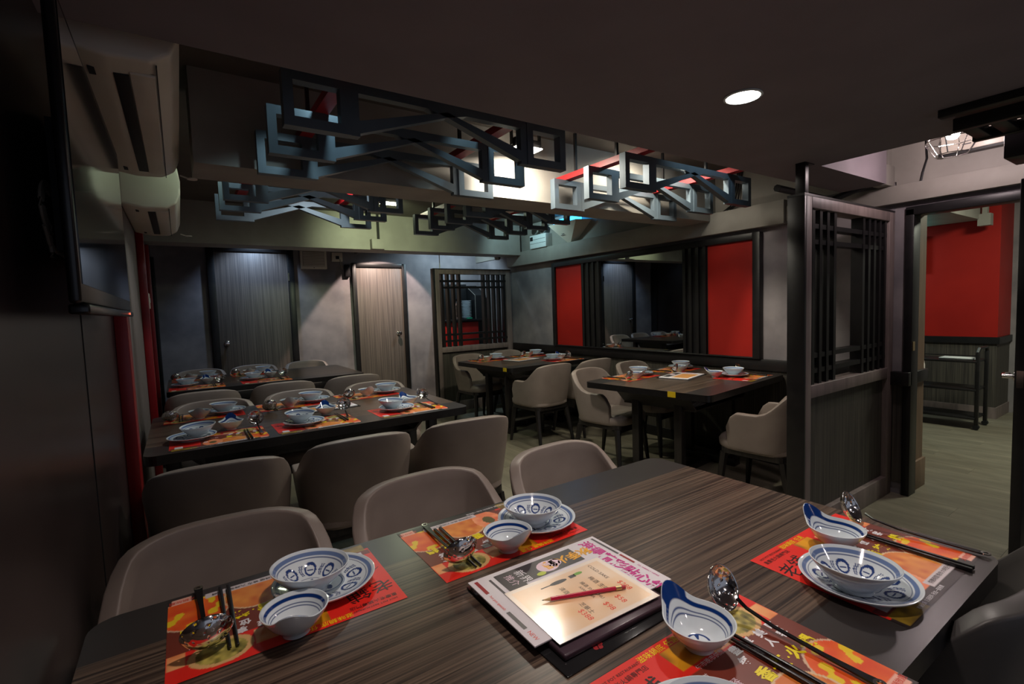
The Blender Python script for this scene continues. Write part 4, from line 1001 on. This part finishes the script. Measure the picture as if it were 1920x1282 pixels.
# laminated drinks menu, printed in orange
dm = empty('drinks_menu', (.632, .722, TZ + .0202), math.radians(-2), label='glossy orange drinks menu reflecting the lamp on top of the pile', cat='menu')
DW, DD = .250, .185; NXd, NYd = 60, 44; V, F, Cc = [], [], []
for j in range(NYd + 1):
    for i in range(NXd + 1):
        u, v = i / NXd, j / NYd; V.append(((u - .5) * DW, (v - .5) * DD, .0012))
        n_ = vn(u * 3.2 + 2, v * 2.6, 11) * .6 + vn(u * 7, v * 6, 12) * .4; e_ = min(u, 1 - u, v, 1 - v)
        c = lin(236, 176, 104) * n_ + lin(246, 232, 214) * (1 - n_)
        if e_ < .05: c = c * .4 + lin(246, 244, 240) * .6
        Cc.append(c)
for j in range(NYd):
    for i in range(NXd): a = j * (NXd + 1) + i; F.append((a, a + 1, a + NXd + 2, a + NXd + 1))
mesh_from('front_print', V, F, M['printgloss'], np.array(Cc), smooth=False, parent=dm); B('card', M['paper'], -DW / 2, DW / 2, -DD / 2, DD / 2, 0, .0011, dm)
its = []; z = .00135
its.append(text_polys('COLD SAKE', .012, .085, .045, -PI / 2 - .0, z, mi=0)); its.append(text_polys('$298', .018, .095, -.025, -PI / 2, z, mi=1)); its.append(text_polys('梅酒 生啤', .014, .055, .01, -PI / 2, z, mi=0)); its.append(text_polys('$58', .018, .055, -.055, -PI / 2, z, mi=1))
its.append(text_polys('燒酒 SHOCHU', .011, .028, .0, -PI / 2, z, mi=0)); its.append(text_polys('ASAHI BEER', .009, .015, .0, -PI / 2, z, mi=0)); its.append(text_polys('$98', .018, .02, -.06, -PI / 2, z, mi=1)); its.append(text_polys('清酒', .013, -.02, .03, -PI / 2, z, mi=0)); its.append(text_polys('芝華士', .013, -.02, -.04, -PI / 2, z, mi=0)); its.append(text_polys('$388', .018, -.035, -.055, -PI / 2, z, mi=1))
its.append(disc(-.01, .062, .022, .006, z, 2, 14)); its.append(rect(-.055, -.03, .0605, .0635, z, 2)); its.append(disc(.045, .065, .012, .005, z, 3, 12)); its.append(rect(.02, .036, .058, .068, z, 2)); its.append(disc(-.045, .02, .009, .006, z, 4, 10))
print_mesh('printed_text', its, [INK['k'], INK['r'], INK['dg'], INK['gr'], INK['g']], dm)
pn = empty('pencil', (.632, .716, TZ + .0262), math.radians(14.5), label='crimson pencil with pink eraser lying across the drinks menu', cat='pencil')
pn.rotation_euler = (0, 0, math.radians(-22))
def xt(name, mt, pts, r_, seg=6): b = MB(); b.tube(pts, r_, seg); return b.build(name, mt, pn)
xt('shaft', M['pencil'], [(-.068, 0, 0), (.070, 0, 0)], .0038); xt('tip', M['rawwood'], [(-.068, 0, 0), (-.082, 0, 0)], [.0036, .0008]); xt('lead', M['dark'], [(-.082, 0, 0), (-.086, 0, 0)], [.0009, .0002])
xt('ferrule', M['brass'], [(.070, 0, 0), (.082, 0, 0)], .0041, 12); xt('eraser', M['eraser'], [(.082, 0, 0), (.091, 0, 0)], .0037, 12)
# magazines on other tables
def mag(cx, cy, rz, w_, d_, label, c='paper', z=TZ):
    r = empty('magazine', (cx, cy, z), math.radians(rz), label=label, cat='magazine')
    B('back_board', M['blkboard'], -w_ / 2 - .015, w_ / 2 + .015, -d_ / 2 - .015, d_ / 2 + .015, 0, .003, r); B('sheet', M['paper'], -w_ / 2, w_ / 2, -d_ / 2, d_ / 2, .003, .009, r, .001)
    its = [rect(-w_ / 2 + .03, w_ / 2 - .06, d_ / 2 - .07, d_ / 2 - .012, .0094, 0), rect(-w_ / 2 + .03, w_ / 2 - .08, -d_ / 2 + .02, d_ / 2 - .09, .0094, 1), text_polys('滾得精彩', .032, w_ / 2 - .03, 0, -PI / 2, .0094, mi=2), disc(0, d_ / 2 - .04, .03, .02, .0096, 3)]
    print_mesh('printed_text', its, [INK['dg'], INK['tan'], INK['m'], INK['pk']], r)
mag(.77, 3.30, 3, .30, .21, 'magazine with tan cover between the bowls on the middle table')
mag(3.36, 2.53, 14, .34, .24, 'magazine with tan cover on the table below the mirror')
mag(3.27, 4.68, 10, .34, .26, 'magazine with tan cover on the far right table')
for cx, cy, rz, lb in ((2.93, 2.42, 7, 'loose white menus in the shelf below the table under the mirror'), (2.92, 4.60, 3, 'loose white menus in the shelf below the far right table')):
    r = empty('menu_stack', (cx, cy, .59), math.radians(rz), label=lb, cat='menu')
    for k in range(3): B('menu_sheet', M['paper'],   .05 + .01 * k, .26, -.24 + .02 * k, .06, .0002 + k * .004, .003 + k * .004, r)
print('OBJ', len(bpy.data.objects))
